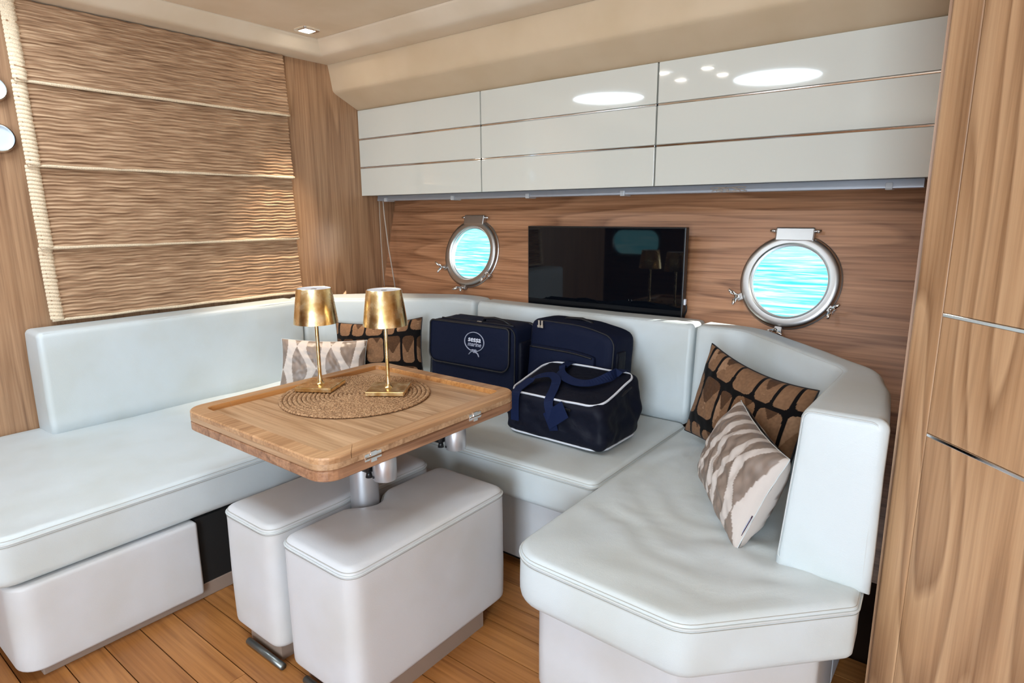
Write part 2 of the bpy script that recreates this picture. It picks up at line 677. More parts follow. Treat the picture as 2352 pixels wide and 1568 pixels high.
def backrest(path, thick, z0, z1, lean, rtop=0.03, rend=0.03, amp=0.003, seed=0):
    """cushion swept along an inner-face path; thick = list of (fraction, thickness); outward is to the left of travel"""
    tot = [0.0]
    for i in range(1, len(path)):
        tot.append(tot[-1] + (path[i] - path[i - 1]).length)

    def th(s):
        for (a, ta), (b, tb) in zip(thick[:-1], thick[1:]):
            if s <= b:
                return ta + (tb - ta) * (s - a) / (b - a)
        return thick[-1][1]

    def prof(T, d):
        # closed outline (u outward, z), inset by d
        pts = []
        h = z1 - z0
        for j in range(7):
            a = j / 6
            z = z0 + d + (h - rtop - d) * a
            pts.append((d + lean * (z - z0) / h, z))
        for j in range(1, 6):
            a = pi / 2 * j / 5
            rr = max(rtop - d, 0.004)
            pts.append((d + lean + rr * (1 - cos(a)), z1 - d - rr + rr * sin(a)))
        for j in range(1, 5):
            uu = lean + rtop + (T - 2 * rtop - lean) * j / 4
            pts.append((max(uu, 0) if j < 4 else T - rtop, z1 - d))
        for j in range(1, 5):
            a = pi / 2 * j / 4
            rr = max(rtop - d, 0.004)
            pts.append((T - d - rr + rr * sin(a), z1 - d - rr + rr * cos(a)))
        for j in range(1, 5):
            pts.append((T - d, z1 - rtop + (z0 + d - z1 + rtop) * j / 4))
        return pts

    V, F = [], []
    n = None
    frames = []
    k = len(path)
    for i in range(k):
        t = (path[min(i + 1, k - 1)] - path[max(i - 1, 0)]).normalized()
        o = Vector((-t.y, t.x))
        frames.append((path[i], t, o, th(tot[i] / tot[-1])))
    rows = []
    ke = 4
    for j in range(ke):
        a = pi / 2 * j / ke
        p, t, o, T = frames[0]
        rows.append((p + t * (rend * (1 - sin(a))) * 0.0 + t * (rend * (1 - sin(a)) * 0), o, T, rend * (1 - sin(a)), t, rend * (cos(a))))
    # end rounding: start cap rings move outward while shrinking
    rows2 = []
    p, t, o, T = frames[0]
    for j in range(ke):
        a = pi / 2 * j / ke
        rows2.append((p + t * (rend * (1 - sin(a))), o, T, rend * (1 - cos(pi / 2 - a))))
    rows2 = [(p + t * (rend * (1 - sin(pi / 2 * j / ke)) - rend + rend * (1 - 1) + 0), o, T, rend * (1 - sin(pi / 2 * j / ke))) for j in range(ke)]
    seq = []
    for j in range(ke):
        a = pi / 2 * j / ke
        seq.append((p + t * (rend * (1 - cos(a))), o, T, rend * (1 - sin(a))))
    p1, t1, o1, T1 = frames[-1]
    body = [f for i, f in enumerate(frames) if rend < tot[i] < tot[-1] - rend]
    seq.append((p + t * rend, o, T, 0.0))
    for (q, tt, oo, TT) in body:
        seq.append((q, oo, TT, 0.0))
    seq.append((p1 - t1 * rend, o1, T1, 0.0))
    for j in range(ke - 1, -1, -1):
        a = pi / 2 * j / ke
        seq.append((p1 - t1 * (rend * (1 - cos(a))), o1, T1, rend * (1 - sin(a))))
    for (q, o, T, d) in seq:
        pr = prof(T, d)
        n = len(pr)
        for (u, z) in pr:
            w_ = q + o * u
            V.append(Vector((w_.x, w_.y, z)))
    m = len(seq)
    for i in range(m - 1):
        for j in range(n):
            F.append([i * n + j, (i + 1) * n + j, (i + 1) * n + (j + 1) % n, i * n + (j + 1) % n])
    F.append(list(range(n)))
    F.append(list(range((m - 1) * n, m * n))[::-1])
    out = []
    for p in V:
        q = p * 5 + Vector((seed * 5.1, 0, 0))
        dsp = noise.noise(q) * amp
        out.append(p + Vector((dsp, dsp, dsp * 0.6 if p.z > z0 + 0.1 else 0)))
    # seam path along the top front edge
    seam = []
    for (q, o, T, d) in seq:
        if d == 0.0:
            u = lean + rtop * 0.35
            w_ = q + o * u
            seam.append(Vector((w_.x, w_.y, z1 - rtop * 0.28)))
    return out, F, seam


def rbox_vf(sx, sy, sz, r, n=14, amp=0.0, scale=6.0, seed=0.0, shape=None):
    """rounded soft box centred in x,y with its base on z=0"""
    bm = bmesh.new()
    bmesh.ops.create_cube(bm, size=2.0)
    bmesh.ops.subdivide_edges(bm, edges=bm.edges[:], cuts=n, use_grid_fill=True)
    V = []
    hx, hy, hz = sx / 2, sy / 2, sz / 2
    for v in bm.verts:
        # concentrate samples near the edges
        g = [math.copysign(abs(c) ** 0.8, c) for c in v.co]
        p = Vector((g[0] * hx, g[1] * hy, g[2] * hz))
        q = Vector((max(-hx + r, min(hx - r, p.x)), max(-hy + r, min(hy - r, p.y)), max(-hz + r, min(hz - r, p.z))))
        d = p - q
        if d.length > 1e-9:
            p = q + d.normalized() * min(r, d.length if (abs(d.x) > 0) + (abs(d.y) > 0) + (abs(d.z) > 0) < 2 else r)
        if amp:
            s = p * scale + Vector((seed * 3.7, seed, 0))
            dsp = noise.noise(s) * amp + noise.noise(s * 2.3) * amp * 0.5
            if amp > 0.008:
                dsp *= sin(pi * min(1, max(0, (p.z + hz) / sz))) ** 0.6
            nn = Vector((p.x / hx, p.y / hy, p.z / hz))
            nn = Vector((nn.x ** 5, nn.y ** 5, nn.z ** 5))
            if nn.length > 1e-6:
                p = p + nn.normalized() * dsp
        p = p + Vector((0, 0, hz))
        if shape:
            p = shape(p)
        V.append(p)
    bm.verts.ensure_lookup_table()
    F = [[v.index for v in f.verts] for f in bm.faces]
    bm.free()
    return V, F


def copy_tree(o, parent=None):
    c = o.copy()
    COL.objects.link(c)
    if parent is not None:
        c.parent = parent
    for ch in list(o.children):
        copy_tree(ch, c)
    return c


FLOOR = -0.035
CEIL = 2.28
YB_ = 2.425
WX = -3.25          # bulkhead face


def hull_y(z):      # sloping hull-side panel
    return 2.78 + 0.25 * (z - 0.9)


# ================================================================== STRUCTURE
fl = box('floor', -5.1, 1.6, -2.9, 3.0, FLOOR - 0.06, FLOOR - 0.012, M['subfloor'])
structure(fl)
pm = None
pitch = 0.1092
row = 0
y = 0.595 - pitch * 17
while y < 2.0:
    x = -3.24 + (row * 0.37) % 0.9 - 0.9
    while x < 1.4:
        ln = 1.05
        x0, x1 = max(x, -4.3), min(x + ln, 1.45)
        if x1 - x0 > 0.06:
            if pm is None:
                vs, fs = box_vf(-0.5, 0.5, -0.5, 0.5, -0.5, 0.5)
                p = obj('plank', vs, fs, M['plank'], fl)
                pm = p.data
            else:
                p = bpy.data.objects.new('plank', pm)
                COL.objects.link(p)
                p.parent = fl
            p.location = ((x0 + x1) / 2, y + pitch / 2, FLOOR - 0.006)
            p.scale = (x1 - x0 - 0.0012, pitch - 0.0032, 0.0119)
        x += ln
    y += pitch
    row += 1

structure(box('wall_left', WX - 0.06, WX, -0.3, 3.2, FLOOR - 0.012, 2.36, M['wood_v']))
# hull side panel with two porthole cut-outs
PH = [(-2.497, 1.113, 0.205), (-0.687, 1.056, 0.205)]
bm = bmesh.new()


def hp(x, z):
    return (x, hull_y(z), z)


loops = []
ol = [bm.verts.new(hp(*q)) for q in [(WX - 0.03, FLOOR - 0.012), (1.55, FLOOR - 0.012), (1.55, 2.36), (WX - 0.03, 2.36)]]
for i in range(4):
    bm.edges.new((ol[i], ol[(i + 1) % 4]))
for (cx, cz, rr) in PH:
    T = Vector((0, 0.25, 1)).normalized()
    c0 = Vector((cx, hull_y(cz), cz))
    lv = [bm.verts.new(c0 + Vector((1, 0, 0)) * cos(2 * pi * k / 40) * 0.176 + T * sin(2 * pi * k / 40) * 0.176) for k in range(40)]
    for k in range(40):
        bm.edges.new((lv[k], lv[(k + 1) % 40]))
bmesh.ops.triangle_fill(bm, use_beauty=True, use_dissolve=False, edges=bm.edges[:])
for f in list(bm.faces):
    c0 = f.calc_center_median()
    for (cx, cz, rr) in PH:
        if abs(c0.x - cx) < 0.17 and (Vector((c0.x - cx, c0.z - cz)).length < 0.165):
            if all((Vector((v.co.x - cx, (v.co.z - cz) * 1.031)).length < 0.18) for v in f.verts):
                bm.faces.remove(f)
                break
bmesh.ops.recalc_face_normals(bm, faces=bm.faces[:])
me = bpy.data.meshes.new('wall_back')
bm.to_mesh(me)
bm.free()
me.materials.append(M['wood_h'])
wb = bpy.data.objects.new('wall_back', me)
COL.objects.link(wb)
structure(wb)

structure(box('wall_right', -0.140, -0.08, 1.665, 2.84, FLOOR - 0.012, 2.36, M['wood_v']))
structure(box('ceiling', WX + 0.203, 1.6, -2.9, YB_ - 0.203, CEIL, CEIL + 0.03, M['ceil']))
structure(box('ceiling', -5.1, 1.6, -2.9, 3.2, CEIL + 0.03, CEIL + 0.08, M['ceil']))
# the rest of the saloon, behind the viewer
structure(box('wall_galley', 1.45, 1.51, -2.9, 3.2, FLOOR - 0.012, 2.36, mat('galley_bounce_finish', lin(222, 220, 212), 0.3)))  # unseen wall, pale finish chosen to bounce fill light onto poufs and table
structure(box('wall_passage', -5.1, -5.04, -2.9, -0.24, FLOOR - 0.012, 2.36, M['wood_v']))
structure(box('wall_passage', -5.1, WX - 0.06, -0.3, -0.24, FLOOR - 0.012, 2.36, M['wood_v']))
# opposite hull side with a window and the companionway
WFY = -2.8
wf = empty('wall_front', (0, 0, 0))
wf['kind'] = 'structure'
for (x0, x1, z0, z1) in [(-5.1, -4.53, FLOOR, 2.36), (-4.53, -3.77, FLOOR, 0.74), (-4.53, -3.77, 1.12, 2.36), (-3.77, -0.55, FLOOR, 2.36), (1.25, 1.51, FLOOR, 2.36), (-0.55, 1.25, 2.2, 2.36)]:
    box('panel', x0, x1, WFY - 0.06, WFY, z0 - 0.012 if z0 == FLOOR else z0, z1, M['wood_h'], wf)
structure(box('door_1', -0.57, 1.27, WFY - 0.10, WFY - 0.07, FLOOR - 0.012, 2.24, mat('companionway_door', lin(225, 228, 230), 0.4)))
w3 = empty('window_3', (-4.15, WFY, 0.93))
w3['kind'] = 'structure'
fr = round_poly([(-0.38, -0.19), (0.38, -0.19), (0.38, 0.19), (-0.38, 0.19)], 0.16, 0.02)
fi = inset(fr, 0.02)
n = len(fr)
V = [Vector((p.x, 0.012, p.y)) for p in fr] + [Vector((p.x, 0.012, p.y)) for p in fi] + [Vector((p.x, -0.05, p.y)) for p in fi] + [Vector((p.x * 1.3, -0.05, p.y * 1.3)) for p in fr]
F = []
for i in range(3):
    for j in range(n):
        F.append([i * n + j, i * n + (j + 1) % n, (i + 1) * n + (j + 1) % n, (i + 1) * n + j])
obj('window_frame', V, F, M['chrome'], w3, True)
obj('window_pane', [Vector((p.x, -0.045, p.y)) for p in fi], [list(range(n))], M['glass'], w3)

# coved headliner edges and soffit
CP = [(0.0, 2.210), (0.05, 2.211), (0.10, 2.2135), (0.114, 2.216), (0.126, 2.221), (0.138, 2.230), (0.190, 2.270), (0.1965, 2.277), (0.198, CEIL + 0.003), (0.198, CEIL + 0.029)]
YB = 2.425
V, F = [], []
for (u, z) in CP:
    V += [Vector((WX + u, -1.3, z)), Vector((WX + u, YB - u, z))]
for i in range(len(CP) - 1):
    F.append([2 * i, 2 * i + 1, 2 * i + 3, 2 * i + 2])
o = structure(obj('trim_1', V, F, M['cove'], None, True))
sharp(o, 60)
V = []
for (u, z) in CP:
    V += [Vector((WX + u, YB - u, z)), Vector((0.3, YB - u, z))]
F = [[2 * i, 2 * i + 1, 2 * i + 3, 2 * i + 2] for i in range(len(CP) - 1)]
o = structure(obj('trim_2', V, F, M['cove'], None, True))
sharp(o, 60)
SP = [(2.428, 2.214), (2.440, 2.16), (2.452, 2.09), (2.456, 2.072), (2.462, 2.063), (2.474, 2.054), (2.64, 1.979), (2.64, 2.2)]
V = []
for (yy, z) in SP:
    V += [Vector((WX, yy, z)), Vector((-0.02, yy, z))]
F = [[2 * i, 2 * i + 1, 2 * i + 3, 2 * i + 2] for i in range(len(SP) - 1)]
o = structure(obj('trim_3', V, F, M['vinyl'], None, True))
sharp(o, 50)

# ------------------------------------------------------------------ portholes
def porthole(idx, cx, cz, latches):
    w_ = empty('window_%d' % idx, (0, 0, 0))
    T = Vector((0, 0.25, 1)).normalized()
    X = Vector((1, 0, 0))
    Nn = X.cross(T)          # towards the room (-y)
    c0 = Vector((cx, hull_y(cz), cz))
    w_.matrix_world = Matrix(((X.x, T.x, Nn.x, c0.x), (X.y, T.y, Nn.y, c0.y), (X.z, T.z, Nn.z, c0.z), (0, 0, 0, 1)))
    w_['kind'] = 'structure'
    # outer flange fixed to the panel, opening ring on it
    lathe('flange', [(0.150, 0.0), (0.150, 0.012), (0.196, 0.012), (0.205, 0.006), (0.205, 0.0)], M['steel'], w_, 72, True)
    lathe('opening_ring', [(0.158, 0.010), (0.158, 0.028), (0.162, 0.032), (0.178, 0.033), (0.192, 0.031), (0.199, 0.024), (0.201, 0.016), (0.201, 0.010)], M['steel'], w_, 72, True)
    lathe('liner', [(0.172, 0.0), (0.180, -0.022), (0.166, -0.026), (0.156, 0.004)], M['liner'], w_, 72, True)
    lathe('glass_pane', [(0.0, 0.014), (0.160, 0.014)], M['glass'], w_, 72)
    lathe('gasket', [(0.152, 0.012), (0.160, 0.012), (0.160, 0.022), (0.152, 0.018)], M['alu'], w_, 72, True)
    h = obj('hinge', *box_vf(-0.078, 0.078, 0.168, 0.228, 0.006, 0.034, 0.006), M['steel'], w_)
    for s in (-1, 1):
        tube('pin', [(s * 0.075, 0.214, 0.022), (s * 0.102, 0.214, 0.022)], 0.0075, M['chrome'], h, 10)
    for a in latches:
        ca, sa = cos(radians(a)), sin(radians(a))
        R = Matrix.Rotation(radians(a), 4, 'Z')
        lug = join(box_vf(0.192, 0.222, -0.016, 0.016, 0.004, 0.026, 0.004))
        lt = obj('latch', *xf(lug, R), M['steel'], w_)
        wing = join(tube_vf([(0.214, 0, 0.02), (0.214, 0, 0.058)], 0.007, 10),
                    tube_vf([(0.214, -0.004, 0.052), (0.226, -0.020, 0.070), (0.232, -0.036, 0.078)], [0.007, 0.009, 0.005], 8),
                    tube_vf([(0.214, 0.004, 0.052), (0.226, 0.020, 0.070), (0.232, 0.036, 0.078)], [0.007, 0.009, 0.005], 8))
        vf = xf(wing, R)
        obj('wing_nut', vf[0], vf[1], M['chrome'], lt, True)
    return w_


porthole(1, PH[0][0], PH[0][1], [207, 322, 266])
porthole(2, PH[1][0], PH[1][1], [203, 329, 266])

# sea outside
sea = obj('sea', [(-500, -500, -0.9), (500, -500, -0.9), (500, 500, -0.9), (-500, 500, -0.9)], [[0, 1, 2, 3]], M['sea'])
sea['label'] = 'turquoise rippled sea seen through the portholes'
sea['category'] = 'sea'
sea['kind'] = 'stuff'

# ------------------------------------------------------------------ wardrobe on the right
o_ = Vector((-0.142, 1.65, 0))
d_ = Vector((0.68, -0.73, 0)).normalized()
n_ = Vector((-0.73, -0.68, 0)).normalized()
WM = Matrix(((d_.x, -n_.x, 0, o_.x), (d_.y, -n_.y, 0, o_.y), (0, 0, 1, 0), (0, 0, 0, 1)))
wd = thing('wardrobe', 'tall wooden wardrobe with rounded corner post and chrome strips at right of the sofa', 'wardrobe', mtx=WM)
# local: x along the front, y into the body
box('carcass', 0.02, 2.32, 0.022, 0.25, FLOOR - 0.0, CEIL - 0.001, M['void'], wd)  # near-black side painted in for the shadow gap beside the seat
pp = round_poly([(0, 0), (0.0945, 0), (0.0945, 0.06), (0, 0.06)], [0.022, 0.003, 0.002, 0.004], 0.006)
V = [Vector((p.x, p.y, z)) for z in (FLOOR, CEIL - 0.001) for p in pp]
k = len(pp)
F = [[j, (j + 1) % k, k + (j + 1) % k, k + j] for j in range(k)] + [list(range(k))[::-1], list(range(k, 2 * k))]
o = obj('corner_post', V, F, M['wood_w'], wd, True)
sharp(o, 40)
for (z0, z1) in [(FLOOR, 0.8655), (0.8735, 1.131), (1.139, CEIL - 0.001)]:
    box('door_panel', 0.0975, 2.3, 0.0, 0.021, z0, z1, M['wood_w'], wd, 0.0015)
for z in (0.8695, 1.135):
    box('chrome_strip', 0.0985, 2.3, -0.0015, 0.02, z - 0.0035, z + 0.0035, M['chrome'], wd, 0.0008)

# ------------------------------------------------------------------ overhead cabinets
cab_labels = ['white gloss overhead cabinet against the left bulkhead, clear of reflections',
              'middle white gloss overhead cabinet, above the black television',
              'white gloss overhead cabinet next to the wardrobe, with the widest skylight reflection']
xs = [-3.248, -2.2425, -1.2395, -0.205]
for i in range(3):
    x0, x1 = xs[i] + 0.004, xs[i + 1] - 0.004
    cb = thing('overhead_cabinet', cab_labels[i], 'cabinet', ((x0 + x1) / 2, 2.75, 1.464), group='white overhead cabinets along the hull side')
    box('carcass', x0 + 0.0005, x1 - 0.0005, 2.648, 2.895, 1.4645, 1.975, M['carcass'], cb, world=True)
    for j in range(3):
        z0 = 1.464 + j * 0.1708
        box('door_panel', x0, x1, 2.628, 2.647, z0 + (0.005 if j else 0.0), z0 + 0.1708 - (0.005 if j < 2 else 0), M['lacquer'], cb, 0.0012, world=True)
    for j in (1, 2):
        z0 = 1.464 + j * 0.1708
        box('chrome_strip', x0, x1, 2.6295, 2.6475, z0 - 0.0042, z0 + 0.0042, M['chrome'], cb, 0.0022, world=True)

# shade rail beneath them
sr = thing('shade_rail', 'grey metal shade rail with clear clips and two cords under the overhead cabinets', 'rail', (-1.7, 2.71, 1.43))
V = []
prf = [(2.695, 1.4635), (2.690, 1.436), (2.690, 1.432), (2.712, 1.430), (2.712, 1.436), (2.722, 1.436), (2.722, 1.430), (2.748, 1.432), (2.748, 1.4635)]
for (yy, z) in prf:
    V += [Vector((-3.17, yy, z)), Vector((-0.235, yy, z))]
k = len(prf)
F = [[2 * i, 2 * i + 1, 2 * ((i + 1) % k) + 1, 2 * ((i + 1) % k)] for i in range(k)] + [[2 * i for i in range(k)][::-1], [2 * i + 1 for i in range(k)]]
obj('channel', V, F, M['rail'], sr, world=True)
for x in (-3.09, -2.515, -1.98, -1.426, -0.342):
    box('clip', x - 0.012, x + 0.012, 2.684, 2.752, 1.4255, 1.452, M['clear'], sr, 0.003, world=True)
pts = [Vector((-0.93 + 0.05 * sin(t * 1.9) + 0.03 * cos(t * 4.3), 2.686 + 0.004 * sin(t * 5), 1.443 + 0.010 * sin(t * 3.1))) for t in [i * 0.16 for i in range(60)]]
tube('cord_tangle', pts, 0.0016, M['cord'], sr, 5, world=True)
tube('cord', [(-3.165, 2.70, 1.43), (-3.166, 2.70, 1.2), (-3.163, 2.702, 1.0), (-3.155, 2.702, 0.885)], 0.0028, M['cord'], sr, 6, world=True)
tube('cord', [(-3.128, 2.70, 1.43), (-3.122, 2.70, 1.34), (-3.098, 2.70, 1.15), (-3.066, 2.70, 0.98), (-3.05, 2.70, 0.885)], 0.0042, M['cord'], sr, 6, world=True)

# ------------------------------------------------------------------ television
tv = thing('television', 'black flat television mounted on the wooden hull panel between the portholes', 'television', (-1.567, 2.75, 0.79))
box('bezel', -2.010, -1.124, 2.734, 2.772, 0.785, 1.283, M['black'], tv, 0.003, world=True)
box('screen', -2.003, -1.131, 2.7325, 2.736, 0.812, 1.276, M['screen'], tv, world=True)
box('back_housing', -1.95, -1.18, 2.7705, 2.785, 0.95, 1.24, M['black'], tv, 0.004, world=True)
box('wall_mount', -1.62, -1.51, 2.784, 2.83, 1.02, 1.12, M['black'], tv, world=True)
tube('cable', [(-1.128, 2.75, 0.94), (-1.112, 2.75, 0.925), (-1.112, 2.752, 0.90), (-1.125, 2.755, 0.87), (-1.14, 2.757, 0.84)], 0.004, M['black'], tv, 6, world=True)
box('plug', -1.124, -1.114, 2.744, 2.758, 0.928, 0.956, M['white_plastic'], tv, 0.002, world=True)

# ------------------------------------------------------------------ roman blind
bl = thing('roman_blind', 'woven tan roman blind with three folds on the wooden bulkhead', 'blind', (WX + 0.02, 1.5, 0.905))
fz = [2.206, 1.889, 1.556, 1.216, 0.906]
for i in range(4):
    z1, z0 = fz[i], fz[i + 1]
    nr = int(round((z1 - z0) / 0.0165))
    sub = 7
    rows = nr * sub
    ncol = 110
    ya, yb = 0.884, 2.122
    V, F = [], []
    for rI in range(rows + 1):
        t = rI / rows
        z = z1 + (z0 - z1) * t
        rib = rI / sub
        fr_ = rib % 1.0
        shape = (sin(pi * fr_ ** 1.35) ** 0.75)
        belly = 0.022 * (t ** 1.5) + 0.004
        for cI in range(ncol + 1):
            y = ya + (yb - ya) * cI / ncol
            wv = 0.0016 * sin(y * 60 + 2.0 * noise.noise(Vector((y * 2, rib * 0.3, i)))) + 0.0045 * noise.noise(Vector((y * 5.5, int(rib) * 0.9, i * 3)))
            am = 0.0105 * (0.85 + 0.6 * noise.noise(Vector((y * 5, int(rib) * 3.3, i))))
            edge = 0.006 if y < ya + 0.045 else 0
            V.append(Vector((WX + 0.012 + belly + shape * am + edge + 0.004 * noise.noise(Vector((y * 2.5, z * 3, 1))), y, z + wv)))
    for rI in range(rows):
        for cI in range(ncol):
            a = rI * (ncol + 1) + cI
            F.append([a, a + ncol + 1, a + ncol + 2, a + 1])
    o = obj('fabric_panel', V, F, M['weave'], bl, True, world=True)
    hm = []
    for cI in range(61):
        y = ya - 0.004 + (yb - ya + 0.008) * cI / 60
        hm.append((WX + 0.041 + 0.002 * noise.noise(Vector((y * 5, i, 0))), y, z0 + 0.003 * noise.noise(Vector((y * 6, i, 3)))))
    tube('fold_hem', hm, 0.0072, M['weave_light'], bl, 8, world=True)
    V2, F2 = [], []
    for rI in range(rows + 1):
        t = rI / rows
        z = z1 + (z0 - z1) * t
        belly = 0.022 * (t ** 1.5) + 0.004
        shape = (sin(pi * ((rI / sub) % 1.0)) ** 0.6)
        for cI in range(7):
            y = ya - 0.008 + 0.05 * cI / 6
            rd = 0.012 * sin(pi * cI / 6) ** 0.5
            V2.append(Vector((WX + 0.014 + belly + shape * 0.0065 + rd, y + 0.004 * shape * (1 if cI == 0 else 0) * -1, z + 0.003 * sin(y * 52))))
    for rI in range(rows):
        for cI in range(6):
            a = rI * 7 + cI
            F2.append([a, a + 7, a + 8, a + 1])
    obj('edge_binding', V2, F2, M['weave_light'], bl, True, world=True)

# ------------------------------------------------------------------ bulkhead instruments
for (y, z, r, lab) in [(0.803, 1.66, 0.058, 'round chrome-rimmed wall instrument at the left frame edge, lower and larger of two'),
                       (0.808, 1.848, 0.050, 'round chrome-rimmed wall instrument at the left frame edge, upper of two')]:
    q = thing('wall_instrument', lab, 'instrument', mtx=Matrix(((0, 0, 1, WX), (1, 0, 0, y), (0, 1, 0, z), (0, 0, 0, 1))), group='chrome instruments on the bulkhead')
    lathe('bezel', [(r * 0.80, 0.0), (r * 0.80, 0.026), (r * 0.86, 0.031), (r * 0.95, 0.027), (r, 0.016), (r, 0.0)], M['chrome'], q, 48, True)
    lathe('dial', [(0.0, 0.018), (r * 0.82, 0.018)], M['dial'], q, 40)
    obj('needle', *box_vf(-0.0012, 0.0012, -r * 0.2, r * 0.6, 0.0185, 0.0195), M['black'], q)

# ------------------------------------------------------------------ ceiling lamps and hatches
def downlight(x, y, lab, group=None):
    t = thing('downlight', lab, 'lamp', (x, y, CEIL), group=group)
    fr = round_poly([(-0.05, -0.05), (0.05, -0.05), (0.05, 0.05), (-0.05, 0.05)], 0.012, 0.01)
    fi = round_poly([(-0.031, -0.031), (0.031, -0.031), (0.031, 0.031), (-0.031, 0.031)], 0.012, 0.01)
    k = len(fr)
    fi2 = [fr[i] * 0.64 for i in range(k)]
    V = [Vector((p.x, p.y, -0.0005)) for p in fr] + [Vector((p.x * 0.96, p.y * 0.96, -0.008)) for p in fr] + [Vector((p.x, p.y, -0.008)) for p in fi2] + [Vector((p.x, p.y, -0.002)) for p in fi2]
    F = [[i * k + j, i * k + (j + 1) % k, (i + 1) * k + (j + 1) % k, (i + 1) * k + j] for i in range(3) for j in range(k)]
    obj('trim_frame', V, F, M['chrome'], t)
    obj('lens', [Vector((p.x, p.y, -0.0065)) for p in fi2], [list(range(k))[::-1]], M['down_glow'], t)
    return t


downlight(-2.940, 2.085, 'lit square chrome downlight in the ceiling corner')
lamp('downlight_beam', 'SPOT', (-2.94, 2.085, CEIL - 0.02), (-0.03, -0.04, -1), 60, (1.0, 0.84, 0.64), spot_size=radians(52), spot_blend=0.85, shadow_soft_size=0.03)
for (x, y, w_) in [(-1.937, 1.072, 'leftmost, by the door joint'), (-1.937, 0.779, 'lowest, left of centre'), (-1.647, 1.028, 'topmost'), (-1.640, 0.768, 'rightmost, nearest the large hatch reflection')]:
    downlight(x, y, 'small downlight mirrored in the gloss cabinet doors, %s of four' % w_, 'downlights above the table')
for (x, y) in [(-1.37, 0.445), (-2.69, 0.48)]:
    t = thing('deck_hatch', 'round daylit deck hatch mirrored in the %s' % ('overhead cabinet doors by the wardrobe' if x > -2 else 'middle overhead cabinet doors'), 'hatch', (x, y, CEIL), group='round hatches in the ceiling')
    lathe('rim', [(0.288, -0.001), (0.288, -0.012), (0.318, -0.012), (0.325, -0.001)], M['cove'], t, 64, True)
    vf = lathe_vf([(0.0, -0.006), (0.29, -0.006)], 64)
    obj('pane', vf[0], [f[::-1] for f in vf[1]], M['hatch_glow'], t)

# ================================================================== SOFA
SEAT0, SEAT1 = 0.282, 0.442
sb = thing('sofa_base', 'white padded base under the U-shaped sofa cushions', 'sofa', (-1.7, 1.6, FLOOR))


def padded(name, poly, rad, z0, z1, rt, rb, m, parent, amp=0.002, seed=0, crown=0.0, label=None):
    pl = round_poly(poly, rad, 0.03)
    V, F = soft_block(pl, z0, z1, rt, rb, crown, amp, 4.0, seed)
    return obj(name, V, F, m, parent, True, world=parent is not None, label=label)


padded('base_panel', [(-3.24, 0.375), (-2.14, 0.375), (-2.14, 0.922), (-3.24, 0.922)], [0.01, 0.07, 0.012, 0.01], -0.004, 0.279, 0.012, 0.012, M['leather_base'], sb, 0.002, 1)
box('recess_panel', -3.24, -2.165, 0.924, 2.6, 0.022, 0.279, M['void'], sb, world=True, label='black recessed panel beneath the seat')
box('plinth', -3.24, -2.165, 0.43, 2.6, FLOOR, 0.021, M['taupe_plinth'], sb, 0.004, world=True)
padded('base_panel', [(-2.164, 1.80), (-0.90, 1.80), (-0.90, 2.58), (-2.164, 2.58)], 0.01, -0.004, 0.279, 0.012, 0.012, M['leather_base'], sb, 0.002, 2)
box('plinth', -2.164, -0.90, 1.84, 2.58, FLOOR, -0.0045, M['void'], sb, world=True)
padded('base_panel', [(-0.93, 1.285), (-0.50, 1.285), (-0.235, 1.56), (-0.235, 1.799), (-0.93, 1.799)], [0.05, 0.05, 0.03, 0.01, 0.01], -0.004, 0.279, 0.012, 0.012, M['leather_base'], sb, 0.002, 3)
padded('base_panel', [(-0.899, 1.80), (-0.235, 1.80), (-0.235, 2.4), (-0.899, 2.4)], 0.01, -0.004, 0.279, 0.012, 0.012, M['leather_base'], sb, 0.002, 4)
box('plinth', -0.89, -0.27, 1.56, 2.4, FLOOR, -0.0045, M['void'], sb, world=True)


def seat(poly, rad, label, seed, seam_rng=None, crown=0.006, amp=0.0045, fold=None, zt=SEAT1, centre=None):
    pl = round_poly(poly, rad, 0.022)
    V, F = soft_block(pl, SEAT0, zt, 0.024, 0.03, crown, amp, 4.0, seed, 0.025, centre, fold)
    c = sum(pl, Vector((0, 0))) / len(pl)
    t = thing('seat_cushion', label, 'cushion', (c.x, c.y, SEAT0), group='white leather seat cushions of the sofa')
    obj('cushion_body', V, F, M['leather'], t, True, world=True)
    # double-stitched seam just under the top edge
    q = inset(pl, 0.002)
    for dz, r, mm in ((0.020, 0.0034, 'seam'), (0.028, 0.0010, 'stitch'), (0.0105, 0.0010, 'stitch')):
        q = inset(pl, 0.0045 if dz < 0.012 else -0.0008)
        path = [(p.x, p.y, zt - dz) for p in q]
        tube('piping' if mm == 'seam' else 'stitching', path, r, M[mm], t, 6, True, world=True)
    return t


seat([(WX + 0.004, 0.332), (-2.155, 0.332), (-2.155, 2.53), (WX + 0.004, 2.53)], [0.035, 0.085, 0.035, 0.035],
     'long white leather seat cushion along the left bulkhead', 1)
seat([(-2.151, 1.722), (-0.991, 1.735), (-0.991, 2.53), (-2.151, 2.53)], [0.035, 0.035, 0.035, 0.035],
     'white leather seat cushion under the navy duffel bag', 2)


def folds(p):
    dx, dy = p.x + 0.52, p.y - 1.95
    rr = sqrt(dx * dx + dy * dy)
    a = math.atan2(dy, dx)
    wgt = math.exp(-((rr - 0.42) / 0.20) ** 2)
    if p.z < 0.40:
        return 0
    nz = noise.noise(Vector((p.x * 5, p.y * 5, 4)))
    return wgt * (0.0028 * sin(rr * 52 + 4.0 * nz + a) + 0.002 * noise.noise(Vector((p.x * 26, p.y * 26, 2)))) - 0.010 * math.exp(-((p.x + 0.55) ** 2 + (p.y - 1.62) ** 2) / 0.05)


